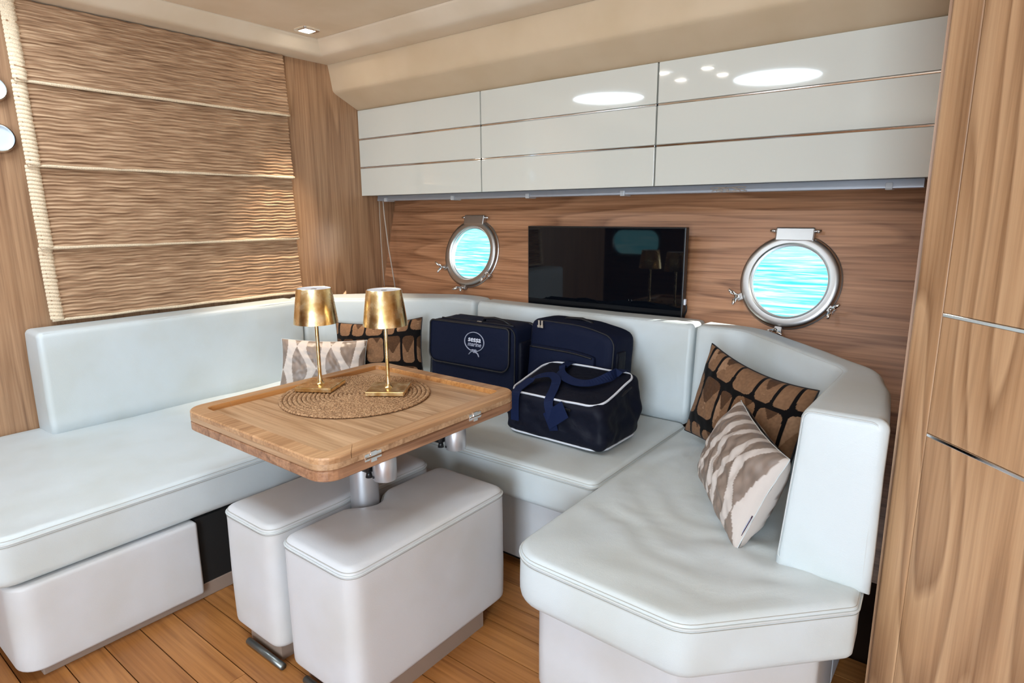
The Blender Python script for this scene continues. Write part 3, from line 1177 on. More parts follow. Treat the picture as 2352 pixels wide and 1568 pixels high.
seat([(-0.980, 1.228), (-0.462, 1.214), (-0.160, 1.535), (-0.165, 1.62), (-0.26, 2.22), (-0.62, 2.53), (-0.987, 2.53)],
     [0.105, 0.09, 0.035, 0.08, 0.08, 0.08, 0.035], 'creased white leather seat cushion with chamfered corner beside the wardrobe', 3, crown=0.012, amp=0.006, fold=folds, centre=(-0.56, 1.75))


def back(pts, thick, label, seed, rad=0.2, lean=0.03, z1=0.875, ends=False, z0=None):
    path = smooth_path([Vector(p) for p in pts], rad)
    V, F, seam = backrest(path, thick, z0 or SEAT1 - 0.014, z1, lean, 0.026, 0.022, 0.0035, seed)
    c = path[len(path) // 2]
    t = thing('back_cushion', label, 'cushion', (c.x, c.y, SEAT1), group='white leather back cushions of the sofa')
    obj('cushion_body', V, F, M['leather'], t, True, world=True)
    tube('piping', seam, 0.0018, M['seam'], t, 6, world=True)
    return t, path


# travel with the outside on the left: start at the near right end and go round towards the left bulkhead
tr_, pr_ = back([(-0.372, 1.600), (-0.372, 2.075), (-0.775, 2.515), (-0.984, 2.515)][::1], [(0, 0.215), (0.35, 0.17), (0.6, 0.14), (1, 0.17)], 'wrap-around white leather backrest beside the wardrobe, its end face towards the viewer', 1, 0.12) if False else (None, None)


def back_l(pts, thick, label, seed, rad=0.2, lean=0.03, z1=0.875, z0=None):
    """pts run so that the wall lies on the LEFT of travel"""
    return back(pts, thick, label, seed, rad, lean, z1, False, z0)


bl1, _p = back_l([(-3.05, 2.015), (-3.05, 0.775)][::-1], [(0, 0.185), (1, 0.185)], 'long white leather backrest under the woven blind', 2, lean=0.0, z1=0.882)
bl2, _p = back_l([(-3.05, 2.024), (-3.045, 2.10), (-2.42, 2.53), (-2.248, 2.53)], [(0, 0.19), (0.3, 0.26), (0.7, 0.26), (1, 0.185)], 'curved white leather corner backrest behind the brown velvet pillow left of the bags', 3, rad=0.25, lean=0.02, z1=0.88)
bl3, _p = back_l([(-2.240, 2.53), (-0.998, 2.53)], [(0, 0.185), (1, 0.185)], 'straight white leather backrest behind the navy bags', 4, lean=0.035, z1=0.876)
bl4, _p = back_l([(-0.990, 2.53), (-0.80, 2.52), (-0.372, 2.085), (-0.372, 1.598)], [(0, 0.17), (0.25, 0.14), (0.6, 0.14), (0.75, 0.19), (1, 0.224)],
                 'wrap-around white leather backrest beside the wardrobe, its end face towards the viewer', 5, rad=0.10, lean=0.035, z1=0.876)
# seams on the visible end face of the wrap-around backrest, and a stitched joint at the chamfer
e_ = [(-0.362, 0.47), (-0.335, 0.84), (-0.318, 0.862), (-0.18, 0.862), (-0.166, 0.84), (-0.166, 0.47), (-0.18, 0.458), (-0.35, 0.458)]
pl = round_poly([(-0.364, 0.455), (-0.166, 0.455), (-0.166, 0.868), (-0.331, 0.868)], 0.02, 0.02)
tube('piping', [(p.x, 1.6005 + 0.0, p.y) for p in pl], 0.0016, M['seam'], bl4, 6, True, world=True)
tube('piping', [(-0.795 + 0.002, 2.5135 + 0.035 * (z - 0.448) / 0.43, z) for z in [0.46 + 0.02 * i for i in range(20)]], 0.0016, M['seam'], bl4, 6, world=True)

# ------------------------------------------------------------------ poufs
def pouf(x0, x1, y0, y1, notch_side, label, seed):
    cx, cy, R = -1.553, 1.205, 0.062
    xe = x1 if notch_side > 0 else x0
    pts = []
    if notch_side > 0:
        base = round_poly([(x0, y0), (x1, y0), (x1, y1), (x0, y1)], 0.045, 0.018)
    else:
        base = round_poly([(x0, y0), (x1, y0), (x1, y1), (x0, y1)], 0.045, 0.018)
    out = []
    for p in base:
        d = p - Vector((cx, cy))
        if abs(p.y - cy) < R + 0.03 and abs(p.x - xe) < 0.03:
            # push outline away from the column with soft shoulders
            dy = p.y - cy
            if abs(dy) < R:
                dx = sqrt(R * R - dy * dy)
                sgn = -1 if notch_side > 0 else 1
                p = Vector((xe + sgn * max(0, (dx - abs(xe - cx))), p.y))
        out.append(p)
    dense = []
    for i in range(len(out)):
        a, b = out[i], out[(i + 1) % len(out)]
        k = max(1, int((b - a).length / 0.018))
        for j in range(k):
            dense.append(a.lerp(b, j / k))
    sm = dense
    for _ in range(2):
        sm = [(sm[i - 1] + sm[i] * 2 + sm[(i + 1) % len(sm)]) / 4 for i in range(len(sm))]
    V, F = soft_block(sm, 0.022, 0.436, 0.026, 0.02, 0.006, 0.003, 5.0, seed, 0.03, ((x0 + x1) / 2 - notch_side * 0.05, (y0 + y1) / 2))
    t = thing('pouf', label, 'pouf', ((x0 + x1) / 2, (y0 + y1) / 2, FLOOR), group='white leather poufs under the table')
    obj('pouf_body', V, F, M['leather_base'], t, True, world=True)
    for dz, r, d, mm in ((0.020, 0.0030, -0.0005, 'seam'), (0.027, 0.0009, -0.0008, 'stitch'), (0.011, 0.0009, 0.004, 'stitch')):
        q = inset(sm, d)
        tube('piping' if mm == 'seam' else 'stitching', [(p.x, p.y, 0.436 - dz) for p in q], r, M[mm], t, 6, True, world=True)
    return t


p1 = pouf(-1.885, -1.606, 0.887, 1.565, 1, 'narrow white leather pouf next to the left seat', 11)
box('plinth', -1.82, -1.64, 0.915, 1.50, FLOOR, 0.0215, M['taupe_plinth'], p1, world=True)
tube('foot_bar', [(-1.80, 0.893, FLOOR + 0.011), (-1.60, 0.893, FLOOR + 0.011)], 0.011, M['foot'], p1, 10, world=True)
p2 = pouf(-1.556, -1.230, 0.887, 1.555, -1, 'large white leather pouf in the foreground, under the table hinges', 12)
box('plinth', -1.52, -1.243, 0.93, 1.43, FLOOR, 0.0215, M['taupe_plinth'], p2, world=True)
tube('foot_bar', [(-1.50, 0.905, FLOOR + 0.011), (-1.30, 0.905, FLOOR + 0.011)], 0.011, M['foot'], p2, 10, world=True)

# ------------------------------------------------------------------ table
tb = thing('folding_table', 'folding wooden table with raised rim, steel hinges and a metal pedestal', 'table', (-1.553, 1.205, FLOOR))
TX0, TX1, TY0, TY1 = -2.085, -1.318, 0.893, 1.735


def slab(name, poly, z0, z1, m, r=0.004, parent=tb):
    k = len(poly)
    rings = [(r, z0), (0, z0 + r), (0, z1 - r), (r, z1)]
    V = []
    for d, z in rings:
        V += [Vector((p.x, p.y, z)) for p in inset(poly, d)]
    F = [[i * k + j, i * k + (j + 1) % k, (i + 1) * k + (j + 1) % k, (i + 1) * k + j] for i in range(3) for j in range(k)]
    F += [list(range(k))[::-1], list(range(3 * k, 4 * k))]
    return obj(name, V, F, m, parent, False, world=True)


op = round_poly([(TX0, TY0), (TX1, TY0), (TX1, TY1), (TX0, TY1)], 0.062, 0.012)
slab('lower_leaf', op, 0.653, 0.6845, M['wood_leaf'], 0.004)
slab('tabletop', op, 0.686, 0.703, M['wood_t'], 0.001)
ip = round_poly([(TX0 + 0.052, TY0 + 0.052), (TX1 - 0.052, TY0 + 0.052), (TX1 - 0.052, TY1 - 0.052), (TX0 + 0.052, TY1 - 0.052)], 0.022, 0.012)


def rim_point(s, poly, tot):
    return None


# raised rim in separate lengths, mitred and cut like the photographed one
def ring_piece(a0, a1, name='rim'):
    """a piece of the rim between two angles seen from the table centre"""
    cx, cy = (TX0 + TX1) / 2, (TY0 + TY1) / 2

    def hit(poly, a):
        d = Vector((cos(a), sin(a)))
        best = None
        k = len(poly)
        for i in range(k):
            p, q = poly[i] - Vector((cx, cy)), poly[(i + 1) % k] - Vector((cx, cy))
            den = d.x * (q - p).y - d.y * (q - p).x
            if abs(den) < 1e-12:
                continue
            t = (p.x * (q - p).y - p.y * (q - p).x) / den
            u = (p.x * d.y - p.y * d.x) / den
            if t > 0 and -1e-6 <= u <= 1 + 1e-6:
                best = t
                break
        return Vector((cx, cy)) + d * (best or 0.3)
    n = max(4, int((a1 - a0) / 0.025))
    A = [a0 + (a1 - a0) * i / n for i in range(n + 1)]
    O = [hit(op, a) for a in A]
    I = [hit(ip, a) for a in A]
    r = 0.004
    V, F = [], []
    for o, i in zip(O, I):
        d = (o - i).normalized()
        sec = [(o, 0.7032), (o, 0.720 - r), (o - d * r, 0.720), (i + d * 0.003, 0.720), (i, 0.717), (i - d * 0.004, 0.7032)]
        V += [Vector((p.x, p.y, z)) for p, z in sec]
    k = 6
    for i in range(n):
        for j in range(k):
            F.append([i * k + j, (i + 1) * k + j, (i + 1) * k + (j + 1) % k, i * k + (j + 1) % k])
    F += [list(range(k)), list(range(n * k, (n + 1) * k))[::-1]]
    o = obj(name, V, F, M['wood_r'], tb, False, world=True)
    o.data.materials.append(M['lip'])
    for pI, pg in enumerate(o.data.polygons):
        if pI < n * k and pI % k in (3, 4):
            pg.material_index = 1
    return o


def ang(x, y):
    return math.atan2(y - (TY0 + TY1) / 2, x - (TX0 + TX1) / 2)


cuts = [ang(TX0, 0.985), ang(-1.78, TY0), ang(TX1, 0.985), ang(TX1, 1.655), ang(-1.72, TY1), ang(-1.45, TY1)]
cuts = sorted(cuts)
for i in range(len(cuts)):
    a0 = cuts[i]
    a1 = cuts[(i + 1) % len(cuts)] + (2 * pi if i == len(cuts) - 1 else 0)
    ring_piece(a0 + 0.0012, a1 - 0.0012)
for yy in (1.058, 1.492):
    h = join(box_vf(TX1 - 0.002, TX1 + 0.0012, yy - 0.030, yy + 0.030, 0.676, 0.6975, 0.0005), box_vf(TX1 - 0.002, TX1 + 0.004, yy - 0.011, yy + 0.011, 0.670, 0.702, 0.001),
             tube_vf([(TX1 + 0.002, yy - 0.028, 0.6853), (TX1 + 0.002, yy + 0.028, 0.6853)], 0.0038, 8))
    obj('hinge', h[0], h[1], M['chrome'], tb, False, world=True)
lathe('column', [(0.046, 0.40), (0.046, 0.60), (0.09, 0.62), (0.09, 0.652)], M['alu'], tb, 40, mtx=Matrix.Translation((0, 0, -FLOOR)))
lathe('column_base', [(0.05, 0.0), (0.05, 0.3), (0.046, 0.42)], M['alu'], tb, 40)
for (x, y) in [(-1.375, 1.145), (-1.375, 1.455)]:
    so = lathe('leg_socket', [(0.034, 0.572), (0.036, 0.575), (0.036, 0.630), (0.0355, 0.632), (0.0355, 0.6525)], M['alu'], tb, 36, mtx=Matrix.Translation((x + 1.553, y - 1.205, -FLOOR)))
    lo = Vector((x - 0.036, y - 0.012, 0.6))
    vs, fs = box_vf(x - 0.074, x - 0.034, y - 0.038, y + 0.0, 0.588, 0.651, 0.008)
    obj('latch_block', vs, fs, M['black'], so, False, world=False, loc=None) if False else None
    c_ = obj('latch_block', [Vector(v) - Vector((-1.553, 1.205, FLOOR)) for v in vs], fs, M['black'], so)
    vs, fs = tube_vf([(x - 0.050, y - 0.02, 0.589), (x - 0.050, y - 0.02, 0.570)], [0.007, 0.011], 12)
    obj('latch_knob', [Vector(v) - Vector((-1.553, 1.205, FLOOR)) for v in vs], fs, M['black'], so, True)
    vs, fs = tube_vf([(x - 0.010, y - 0.0345, 0.585), (x - 0.0105, y - 0.0375, 0.585)], 0.004, 10)
    obj('screw_hole', [Vector(v) - Vector((-1.553, 1.205, FLOOR)) for v in vs], fs, M['black'], so)

# ------------------------------------------------------------------ placemat
MC = Vector((-1.785, 1.372, 0.7032))
pmat = thing('placemat', 'round braided straw placemat under the two gold lamps', 'placemat', MC)
R0 = 0.268
nb = 17
step = R0 / nb
for i in range(nb):
    R = R0 - step * (i + 0.5)
    segs = max(24, int(2 * pi * R / 0.0036))
    turns = max(4, int(2 * pi * R / 0.017))
    parts = []
    for ph in (0, pi):
        path = []
        for k in range(segs):
            a = 2 * pi * k / segs
            q = a * turns + ph + i * 1.3
            rr = R + step * 0.24 * sin(q)
            path.append((rr * cos(a), rr * sin(a), 0.0052 + 0.0016 * cos(q * 2)))
        parts.append(tube_vf(path, step * 0.34, 6, True, flat=0.62))
    vf = join(*parts)
    obj('braid', vf[0], vf[1], M['straw'], pmat, True)

# ------------------------------------------------------------------ lamps
LZ = 0.7032 + 0.0112


def gold_lamp(x, y, rz, label):
    t = thing('table_lamp', label, 'lamp', (x, y, LZ), rz, group='gold table lamps')
    obj('lamp_base', *box_vf(-0.070, 0.070, -0.070, 0.070, 0.0, 0.016, 0.0025), M['gold'], t)
    lathe('stem', [(0.017, 0.0155), (0.011, 0.021), (0.0075, 0.032), (0.0068, 0.06), (0.0068, 0.30), (0.0068, 0.366)], M['gold'], t, 20)
    lathe('lamp_shade', [(0.080, 0.246), (0.0795, 0.249), (0.0625, 0.3725), (0.061, 0.374), (0.0595, 0.372), (0.0770, 0.249), (0.078, 0.246)], M['gold'], t, 64, True)
    lathe('shade_cap', [(0.0, 0.3705), (0.0125, 0.3705), (0.0125, 0.3712), (0.058, 0.3712), (0.0595, 0.3735), (0.0600, 0.368), (0.0, 0.366)], M['white_plastic'], t, 48)
    lathe('touch_button', [(0.0, 0.3715), (0.010, 0.3715), (0.010, 0.3700)], M['steel'], t, 20)
    return t


gold_lamp(-1.950, 1.338, radians(30), 'gold table lamp nearer the left bulkhead, on the straw placemat')
gold_lamp(-1.706, 1.457, radians(36), 'gold table lamp in front of the brown pillow, nearer the bags')

# ------------------------------------------------------------------ pillows
def pillow(name, label, c, yaw, lean, roll, w_, h_, thick, m, colf, nu=150, nv=96, group=None, pinch=0.35, sag=0.0, seed=0, crease=0.003):
    U = Vector((cos(yaw), sin(yaw), 0))
    N0 = Vector((sin(yaw), -cos(yaw), 0))
    Vv = Vector((0, 0, 1)) * cos(lean) - N0 * sin(lean)
    U2 = U * cos(roll) + Vv * sin(roll)
    V2 = -U * sin(roll) + Vv * cos(roll)
    Nn = U2.cross(V2)
    mtx = Matrix(((U2.x, V2.x, Nn.x, c[0]), (U2.y, V2.y, Nn.y, c[1]), (U2.z, V2.z, Nn.z, c[2]), (0, 0, 0, 1)))
    t = thing(name, label, 'pillow', mtx=mtx, group=group)
    V, F, Cc = [], [], []

    def P(i, j, side):
        u, v = i / nu * 2 - 1, j / nv * 2 - 1
        e = max(0.0, (1 - abs(u) ** 2.6)) ** 0.5 * max(0.0, (1 - abs(v) ** 2.6)) ** 0.5
        # edges draw in between the corners
        x = u * w_ / 2 * (1 - 0.045 * (1 - v * v))
        y = v * h_ / 2 * (1 - 0.10 * (1 - u * u)) - sag * (1 - u * u) * (1 if v > 0 else 0) * v
        q = Vector((u * 4 + seed, v * 3, side * 5))
        cr = crease * (noise.noise(q) + 0.8 * noise.noise(Vector((u * 9 + v * 3, v * 4 - u * 2, seed + side)))) * (0.25 + e)
        # radial puckers by the corners
        z = side * (thick / 2 * e + cr + 0.0008)
        return Vector((x, y, z))
    for side in (1, -1):
        st = 1 if side > 0 else 3
        base = len(V)
        nu_, nv_ = nu // st, nv // st
        for j in range(nv_ + 1):
            for i in range(nu_ + 1):
                V.append(P(i * st, j * st, side))
                Cc.append(colf(i * st / nu, j * st / nv))
        for j in range(nv_):
            for i in range(nu_):
                a = base + j * (nu_ + 1) + i
                f = [a, a + 1, a + nu_ + 2, a + nu_ + 1]
                F.append(f if side > 0 else f[::-1])
    o = obj('cover', V, F, m, t, True)
    at = o.data.color_attributes.new('Col', 'FLOAT_COLOR', 'POINT')
    buf = []
    for q in Cc:
        buf += q
    at.data.foreach_set('color', buf)
    # seam round the rim
    rim = []
    for k in range(60):
        rim.append(P(nu * k / 60, 0, 1))
    for k in range(40):
        rim.append(P(nu, nv * k / 40, 1))
    for k in range(60):
        rim.append(P(nu * (1 - k / 60), nv, 1))
    for k in range(40):
        rim.append(P(0, nv * (1 - k / 40), 1))
    return t, rim


# brown velvet tiles on black, each tile printed with folded facets
def tile_layout(seed):
    rnd = random.Random(seed)
    rows_ = [(-0.14, 0.16), (0.235, 0.70), (0.775, 1.14)]
    T = []
    for ri, (v0, v1) in enumerate(rows_):
        u = -0.06 - rnd.random() * 0.05
        while u < 1.05:
            wd_ = rnd.choice([0.14, 0.165, 0.19, 0.22])
            dv = rnd.uniform(-0.03, 0.03)
            T.append((u + 0.013, u + wd_ - 0.013, v0 + dv, v1 + dv, rnd.random(), rnd.random()))
            u += wd_
    return T


def velvet_col(T):
    cb, c1, c2, c3 = lin(12, 9, 9), lin(130, 96, 70), lin(82, 56, 38), lin(156, 120, 92)

    def f(u, v):
        for (u0, u1, v0, v1, ra, rb) in T:
            if u0 - 0.01 <= u <= u1 + 0.01 and v0 <= v <= v1:
                a, b = (u - (u0 + u1) / 2) / ((u1 - u0) / 2), (v - (v0 + v1) / 2) / ((v1 - v0) / 2)
                asp = ((v1 - v0) * 0.62) / (u1 - u0)
                k = 4.2
                if abs(a) ** k + abs(b) ** (k * max(1.0, asp)) <= 1:
                    # facets meeting at an off-centre ridge
                    rx, ry = (ra - 0.5) * 0.6, (rb - 0.5) * 0.5 + (0.45 if ra > 0.5 else -0.35)
                    da, db = a - rx, b - ry
                    if abs(da) + 0.25 * ra < abs(db) * 1.1:
                        col = c2 if db > 0 else c1
                        if abs(db) < 0.16:
                            col = c3
                    else:
                        col = c1 if da > 0 else c3 if rb > 0.7 else c1
                    s = 0.9 + 0.2 * noise.noise(Vector((u * 60, v * 40, ra * 9)))
                    if abs(a) ** k + abs(b) ** (k * max(1.0, asp)) > 0.86:
                        s *= 1.22
                    return (col[0] * s, col[1] * s, col[2] * s, 1)
        return cb
    return f


def satin_col(np_=5.0, q=1.0, ph=0.0):
    lt, dk = lin(196, 184, 176), lin(138, 120, 108)

    def f(u, v):
        x = u * np_ + ph
        k = math.floor(x + 0.5)
        best = False
        for kk in (k - 1, k, k + 1):
            wv = cos(pi * (v * q + kk * 0.5 + 0.15))
            wdt = 0.45 * (wv * wv) ** 0.55
            if abs(x - kk - 0.10 * sin(2 * pi * v * q)) < wdt:
                best = True
        if best:
            s = 0.9 + 0.25 * noise.noise(Vector((u * 30, v * 8, 3)))
            return (dk[0] * s, dk[1] * s, dk[2] * s, 0.0)
        return (lt[0], lt[1], lt[2], 1.0)
    return f


TL = tile_layout(3)
bpR, rim = pillow('throw_pillow', 'brown velvet tile-patterned pillow in the corner beside the wardrobe', (-0.652, 2.20, 0.643), radians(-27), radians(12), radians(-7), 0.50, 0.365, 0.125, M['velvet'], velvet_col(TL), 190, 130, 'brown velvet pillows', sag=0.012, seed=2)
tube('piping', rim, 0.003, M['edge'], bpR, 6, True)
bpL, rim = pillow('throw_pillow', 'brown velvet tile-patterned pillow behind the gold lamps, left of the bags', (-2.655, 2.212, 0.615), radians(22), radians(14), radians(5.5), 0.53, 0.325, 0.12, M['velvet'], velvet_col(tile_layout(8)), 190, 130, 'brown velvet pillows', sag=0.006, seed=5)
tube('piping', rim, 0.003, M['edge'], bpL, 6, True)
tpR, rim = pillow('throw_pillow', 'taupe satin wave-patterned pillow leaning against the right backrest with a purple tag', (-0.548, 1.838, 0.580), radians(-56), radians(23), radians(-2.6), 0.47, 0.30, 0.17, M['satin'], satin_col(6.4, 1.15, 0.15), 150, 100, 'taupe satin pillows', seed=9, crease=0.007)
tube('piping', rim, 0.0015, M['seam'], tpR, 6, True)
tg = obj('label_tag', *box_vf(0.222, 0.229, -0.105, -0.04, 0.006, 0.0072), M['tagp'], tpR, label='small dark purple fabric tag')
tpL, rim = pillow('throw_pillow', 'taupe satin wave-patterned pillow leaning on the left backrest behind the table', (-2.765, 1.93, 0.575), radians(51), radians(19), radians(-4), 0.44, 0.255, 0.12, M['satin'], satin_col(5.0, 1.0, 0.0), 150, 90, 'taupe satin pillows', seed=13, crease=0.004)
tube('piping', rim, 0.0015, M['seam'], tpL, 6, True)


# ------------------------------------------------------------------ lettering
def text_mesh(body, size, bold=0.0, shear=0.0, sx=1.0):
    cu = bpy.data.curves.new('lettering', 'FONT')
    cu.body = body
    cu.size = size
    cu.align_x = 'CENTER'
    cu.align_y = 'CENTER'
    cu.offset = bold
    cu.shear = shear
    cu.extrude = 0.0006
    cu.resolution_u = 3
    o = bpy.data.objects.new('lettering', cu)
    COL.objects.link(o)
    bpy.context.view_layer.update()
    me = bpy.data.meshes.new_from_object(o.evaluated_get(bpy.context.evaluated_depsgraph_get()))
    bpy.data.objects.remove(o)
    vs = [Vector((v.co.x * sx, v.co.y, v.co.z)) for v in me.vertices]
    fs = [list(p.vertices) for p in me.polygons]
    bpy.data.meshes.remove(me)
    return vs, fs


# ------------------------------------------------------------------ bags
SZ = SEAT1 + 0.012
# trolley case with the logo flap; local x right, y back, z up
bA = thing('trolley_case', 'navy soft trolley case with a grey oval logo on its flap', 'bag', (-1.985, 2.31, SZ), radians(1.0))


def leanA(p):
    return Vector((p.x * (1.03 - 0.10 * p.z), p.y + p.z * 0.06 - 0.01, p.z))


wA, dA, hA = 0.535, 0.20, 0.375
vf = rbox_vf(wA, dA, hA, 0.035, 16, 0.004, 7, 1.0, leanA)
obj('case_body', vf[0], vf[1], M['navy'], bA, True)
vfl = rbox_vf(0.50, 0.018, 0.205, 0.008, 14, 0.0015, 9, 2.0)


def flapxf(p):
    q = Vector((p.x, p.y - dA / 2 - 0.008, p.z + 0.168))
    # rounded lower corners
    lx = max(0, abs(q.x) - 0.20)
    ly = max(0, 0.168 + 0.05 - q.z)
    if lx > 0 and ly > 0:
        d = sqrt(lx * lx + ly * ly)
        if d > 0.05:
            s = 0.05 / d
            q.x = math.copysign(0.20 + lx * s, q.x)
            q.z = 0.218 - ly * s
    return leanA(q)


obj('flap', [flapxf(p) for p in vfl[0]], vfl[1], M['navy'], bA, True)
fe = round_poly([(-0.251, 0.166), (0.251, 0.166), (0.251, 0.374), (-0.251, 0.374)], [0.05, 0.05, 0.02, 0.02], 0.012)
tube('flap_binding', [leanA(Vector((p.x, -dA / 2 - 0.016, p.y))) for p in fe], 0.0042, M['edge'], bA, 6, True)
for yy in (-0.088, 0.088):
    e2 = round_poly([(-0.264, 0.02), (0.264, 0.02), (0.264, 0.372), (-0.264, 0.372)], 0.04, 0.015)
    tube('seam_piping', [leanA(Vector((p.x, yy, p.y))) for p in e2], 0.0038, M['edge'], bA, 6, True)
vs, fs = rbox_vf(0.035, 0.13, 0.26, 0.014, 8, 0.003, 9, 4.0)
obj('end_pocket', [leanA(Vector((p.x + 0.268, p.y, p.z + 0.045))) for p in vs], fs, M['navy_dark'], bA, True)
tube('grab_handle', [leanA(Vector(p)) for p in [(0.02, -0.02, 0.368), (0.03, -0.02, 0.392), (0.09, -0.02, 0.397), (0.15, -0.02, 0.390), (0.20, -0.02, 0.368)]], 0.011, M['edge'], bA, 8, flat=0.6)
for (xa, xb) in ((0.02, 0.035),):
    obj('zip_pull', *xf(box_vf(0.015, 0.045, -0.055, -0.045, 0.376, 0.383, 0.001), Matrix.Identity(4)), M['zip'], bA)
tube('zip', [leanA(Vector((-0.23 + 0.46 * i / 20, -0.05, 0.3755))) for i in range(21)], 0.004, M['edge'], bA, 6)
# the printed mark
LC = Vector((0.045, 0, 0.292))


def onflap(x, z, lift=0.0):
    return leanA(Vector((LC.x + x, -dA / 2 - 0.0185 - lift, LC.z + z)))


lg = empty('logo', (0, 0, 0))
lg.parent = bA
rg = []
for k in range(57):
    a = -pi / 2 + 0.35 + (2 * pi - 0.70) * k / 56
    rg.append(onflap(0.060 * cos(a), 0.046 * sin(a)))
tube('rope_ring', rg, 0.0042, M['logo_grey'], lg, 6, False, flat=0.5)
tube('rope_end', [onflap(*p) for p in [(0.021, -0.0435), (0.006, -0.049), (-0.010, -0.046), (-0.022, -0.052), (-0.033, -0.064)]], 0.0042, M['logo_grey'], lg, 6, flat=0.6)
tube('rope_end', [onflap(*p, 0.001) for p in [(-0.021, -0.0435), (-0.010, -0.039), (0.004, -0.042), (0.012, -0.050), (0.024, -0.056), (0.031, -0.070)]], 0.0042, M['logo_grey'], lg, 6, flat=0.6)
tube('rope_end', [onflap(*p, 0.0005) for p in [(-0.014, -0.046), (-0.004, -0.040), (0.010, -0.038), (0.016, -0.044), (0.010, -0.051), (-0.006, -0.052)]], 0.0034, M['logo_grey'], lg, 6, flat=0.6)
for body, size, b, sh, sx, zz, mm in (('sessa', 0.037, 0.0006, 0.12, 1.05, 0.011, 'logo_white'), ('marine', 0.030, 0.0004, 0.25, 1.0, -0.013, 'logo_grey')):
    vs, fs = text_mesh(body, size, b, sh, sx)
    obj('lettering', [onflap(v.x, v.y + zz, 0.0005 + v.z) for v in vs], fs, M[mm], lg)

# upright case behind the duffel
bB = thing('travel_case', 'navy upright travel case with front zip pocket, behind the duffel bag', 'bag', (-1.462, 2.375, SZ), radians(-3))


def leanB(p):
    x = p.x
    z = p.z
    z -= 0.035 * max(0, (x + 0.02) / 0.23) ** 2 * (p.z / 0.41)
    return Vector((x, p.y + p.z * 0.10 - 0.015, z))


vf = rbox_vf(0.455, 0.19, 0.412, 0.035, 16, 0.005, 7, 5.0, leanB)
obj('case_body', vf[0], vf[1], M['navy'], bB, True)
vs, fs = rbox_vf(0.36, 0.03, 0.27, 0.012, 10, 0.003, 8, 6.0)
obj('front_pocket', [leanB(Vector((p.x - 0.03, p.y - 0.10, p.z + 0.03))) for p in vs], fs, M['navy'], bB, True)
tube('zip', [leanB(Vector((-0.20 + 0.34 * i / 20, -0.117, 0.292))) for i in range(21)], 0.004, M['edge'], bB, 6)
e2 = round_poly([(-0.222, 0.02), (0.222, 0.02), (0.222, 0.408), (-0.222, 0.408)], 0.045, 0.015)
for yy in (-0.078, 0.02):
    tube('seam_piping', [leanB(Vector((p.x, yy, p.y))) for p in e2], 0.004, M['edge'], bB, 6, True)
vs, fs = rbox_vf(0.02, 0.07, 0.25, 0.008, 8, 0.001, 8, 6.0)
obj('side_zip_panel', [leanB(Vector((p.x + 0.226, p.y - 0.025, p.z + 0.09))) for p in vs], fs, M['navy_dark'], bB, True)
for k, dx in enumerate((0.0, 0.018)):
    obj('zip_pull', *join(box_vf(-0.165 + dx, -0.155 + dx, -0.088, -0.083, 0.392, 0.415, 0.001), box_vf(-0.168 + dx, -0.152 + dx, -0.090, -0.083, 0.381, 0.393, 0.001)), M['zip'], bB)
tube('grab_handle', [leanB(Vector(p)) for p in [(-0.10, 0.0, 0.405), (-0.08, 0.0, 0.420), (0.0, 0.0, 0.424), (0.05, 0.0, 0.416), (0.08, 0.0, 0.398)]], 0.010, M['edge'], bB, 8, flat=0.6)

# duffel in front
bC = thing('duffel_bag', 'navy duffel bag with white piping and loose carry handles', 'bag', (-1.325, 2.108, SZ), radians(-1))
wC, dC = 0.475, 0.315


def topz(x, y):
    return 0.178 + 0.075 * (y / dC + 0.5) + 0.008 * x / wC


def shapeC(p):
    f = p.z / 0.2
    z = f * topz(p.x, p.y)
    g = 1 + 0.035 * sin(pi * min(1, f * 1.0)) - 0.05 * f
    return Vector((p.x * g, p.y * (1 + 0.03 * sin(pi * f)) + 0.0 * f, z))


vf = rbox_vf(wC, dC, 0.2, 0.032, 30, 0.018, 11, 8.0, shapeC)
obj('bag_body', vf[0], vf[1], M['navy_dark'], bC, True)
e2 = round_poly([(-wC / 2 + 0.012, -dC / 2 + 0.012), (wC / 2 - 0.012, -dC / 2 + 0.012), (wC / 2 - 0.012, dC / 2 - 0.012), (-wC / 2 + 0.012, dC / 2 - 0.012)], 0.06, 0.015)
tube('top_piping', [Vector((p.x * 0.975, p.y * 1.01, topz(p.x, p.y) - 0.004 + 0.004 * noise.noise(Vector((p.x * 9, p.y * 9, 2))))) for p in e2], 0.0046, M['piping'], bC, 8, True)
tube('zip', [Vector((p.x * 0.985, p.y * 1.02, topz(p.x, p.y) - 0.032)) for p in e2], 0.006, M['edge'], bC, 6, True)
tube('bottom_piping', [Vector((p.x * 1.035, p.y * 1.05, 0.008)) for p in e2], 0.0042, M['piping'], bC, 8, True)


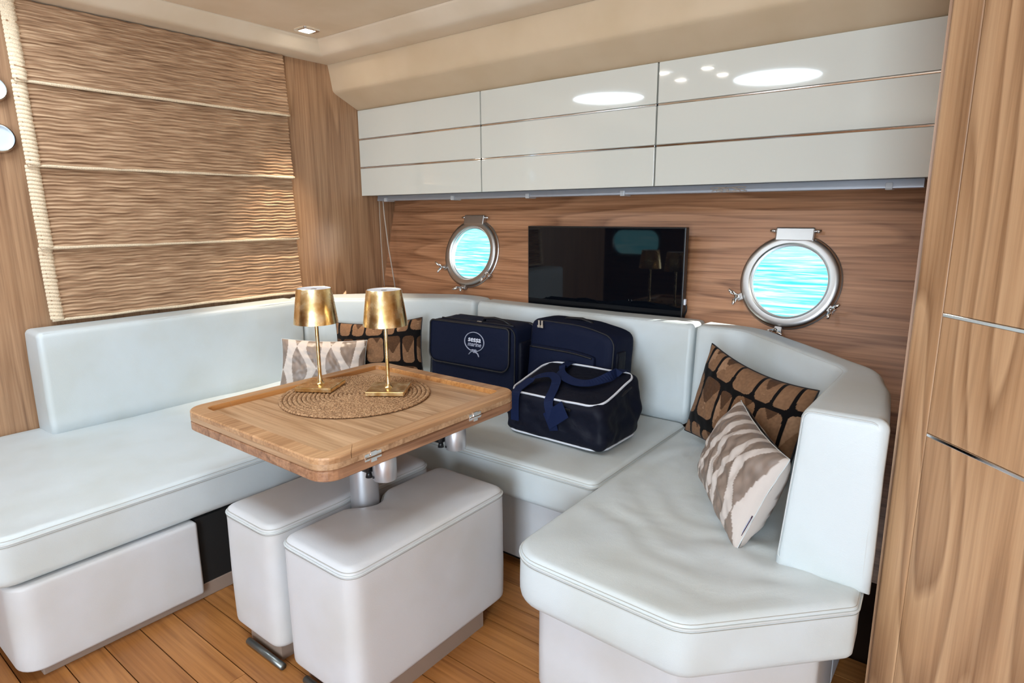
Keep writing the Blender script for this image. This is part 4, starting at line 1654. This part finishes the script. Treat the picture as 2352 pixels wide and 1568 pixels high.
def ribbon(name, path, width, m, parent, th=0.003, side=None):
    """flat webbing strap along a path; side = width direction"""
    P = [Vector(p) for p in path]
    # refine
    Q = []
    for i in range(len(P) - 1):
        p0 = P[max(i - 1, 0)]
        p1, p2 = P[i], P[i + 1]
        p3 = P[min(i + 2, len(P) - 1)]
        for k in range(6):
            t = k / 6
            Q.append(0.5 * ((2 * p1) + (p2 - p0) * t + (2 * p0 - 5 * p1 + 4 * p2 - p3) * t * t + (3 * p1 - p0 - 3 * p2 + p3) * t ** 3))
    Q.append(P[-1])
    V, F = [], []
    k = len(Q)
    for i, p in enumerate(Q):
        t = (Q[min(i + 1, k - 1)] - Q[max(i - 1, 0)]).normalized()
        s = Vector(side(i / (k - 1)) if callable(side) else side)
        s = (s - t * s.dot(t)).normalized()
        nn = t.cross(s)
        for a, b in ((-1, -1), (1, -1), (1, 1), (-1, 1)):
            V.append(p + s * (a * width / 2) + nn * (b * th / 2))
    for i in range(k - 1):
        for j in range(4):
            F.append([i * 4 + j, i * 4 + (j + 1) % 4, (i + 1) * 4 + (j + 1) % 4, (i + 1) * 4 + j])
    F += [[0, 1, 2, 3][::-1], [(k - 1) * 4 + j for j in range(4)]]
    return obj(name, V, F, m, parent)


def tz(x, y, h=0.006):
    return (x, y, topz(x, y) + h)


# rear handle: two webbing legs from the back edge and a hanging loop
ribbon('carry_handle', [(-0.10, 0.168, 0.17), (-0.10, 0.162, 0.245), tz(-0.10, 0.12, 0.012), tz(-0.085, 0.05, 0.020), tz(-0.05, 0.0, 0.022), tz(0.03, -0.035, 0.020), tz(0.10, -0.03, 0.022), tz(0.145, 0.03, 0.022), tz(0.155, 0.12, 0.012), (0.155, 0.164, 0.248), (0.155, 0.170, 0.17)], 0.040, M['strap'], bC,
       side=lambda f: (1, 0.0, 0.0) if f < 0.28 or f > 0.78 else (0.0, 1, 0.45))
ribbon('carry_handle', [(-0.165, -0.172, 0.06), (-0.165, -0.168, 0.165), tz(-0.165, -0.13, 0.012), tz(-0.14, -0.06, 0.025), tz(-0.09, -0.03, 0.030), tz(-0.045, -0.05, 0.024), tz(-0.02, -0.10, 0.014), (0.0, -0.166, 0.170), (0.02, -0.180, 0.12), (0.035, -0.178, 0.06)], 0.038, M['strap'], bC,
       side=lambda f: (1, 0.1, 0.0) if f < 0.3 or f > 0.62 else (0.3, 1, 0.3))
vs, fs = box_vf(-0.055, 0.055, -0.0022, 0.0022, -0.035, 0.035, 0.0015)
TM = Matrix.Translation((0.045, -0.182, 0.125)) @ Matrix.Rotation(radians(-38), 4, 'Y') @ Matrix.Rotation(radians(-12), 4, 'X')
obj('luggage_tag', *xf((vs, fs), TM), M['strap'], bC)
obj('zip_pull', *join(box_vf(0.070, 0.105, -0.172, -0.166, 0.150, 0.158, 0.001), box_vf(0.055, 0.072, -0.172, -0.166, 0.149, 0.159, 0.001)), M['black'], bC)

# lettering on the satin pillow tag is too worn to read: keep a light woven line
tube('tag_weave', [(0.2262, -0.098 + 0.05 * i / 14, 0.0078 + 0.0005 * (i % 2)) for i in range(15)], 0.0012, M['logo_grey'], tg, 5)
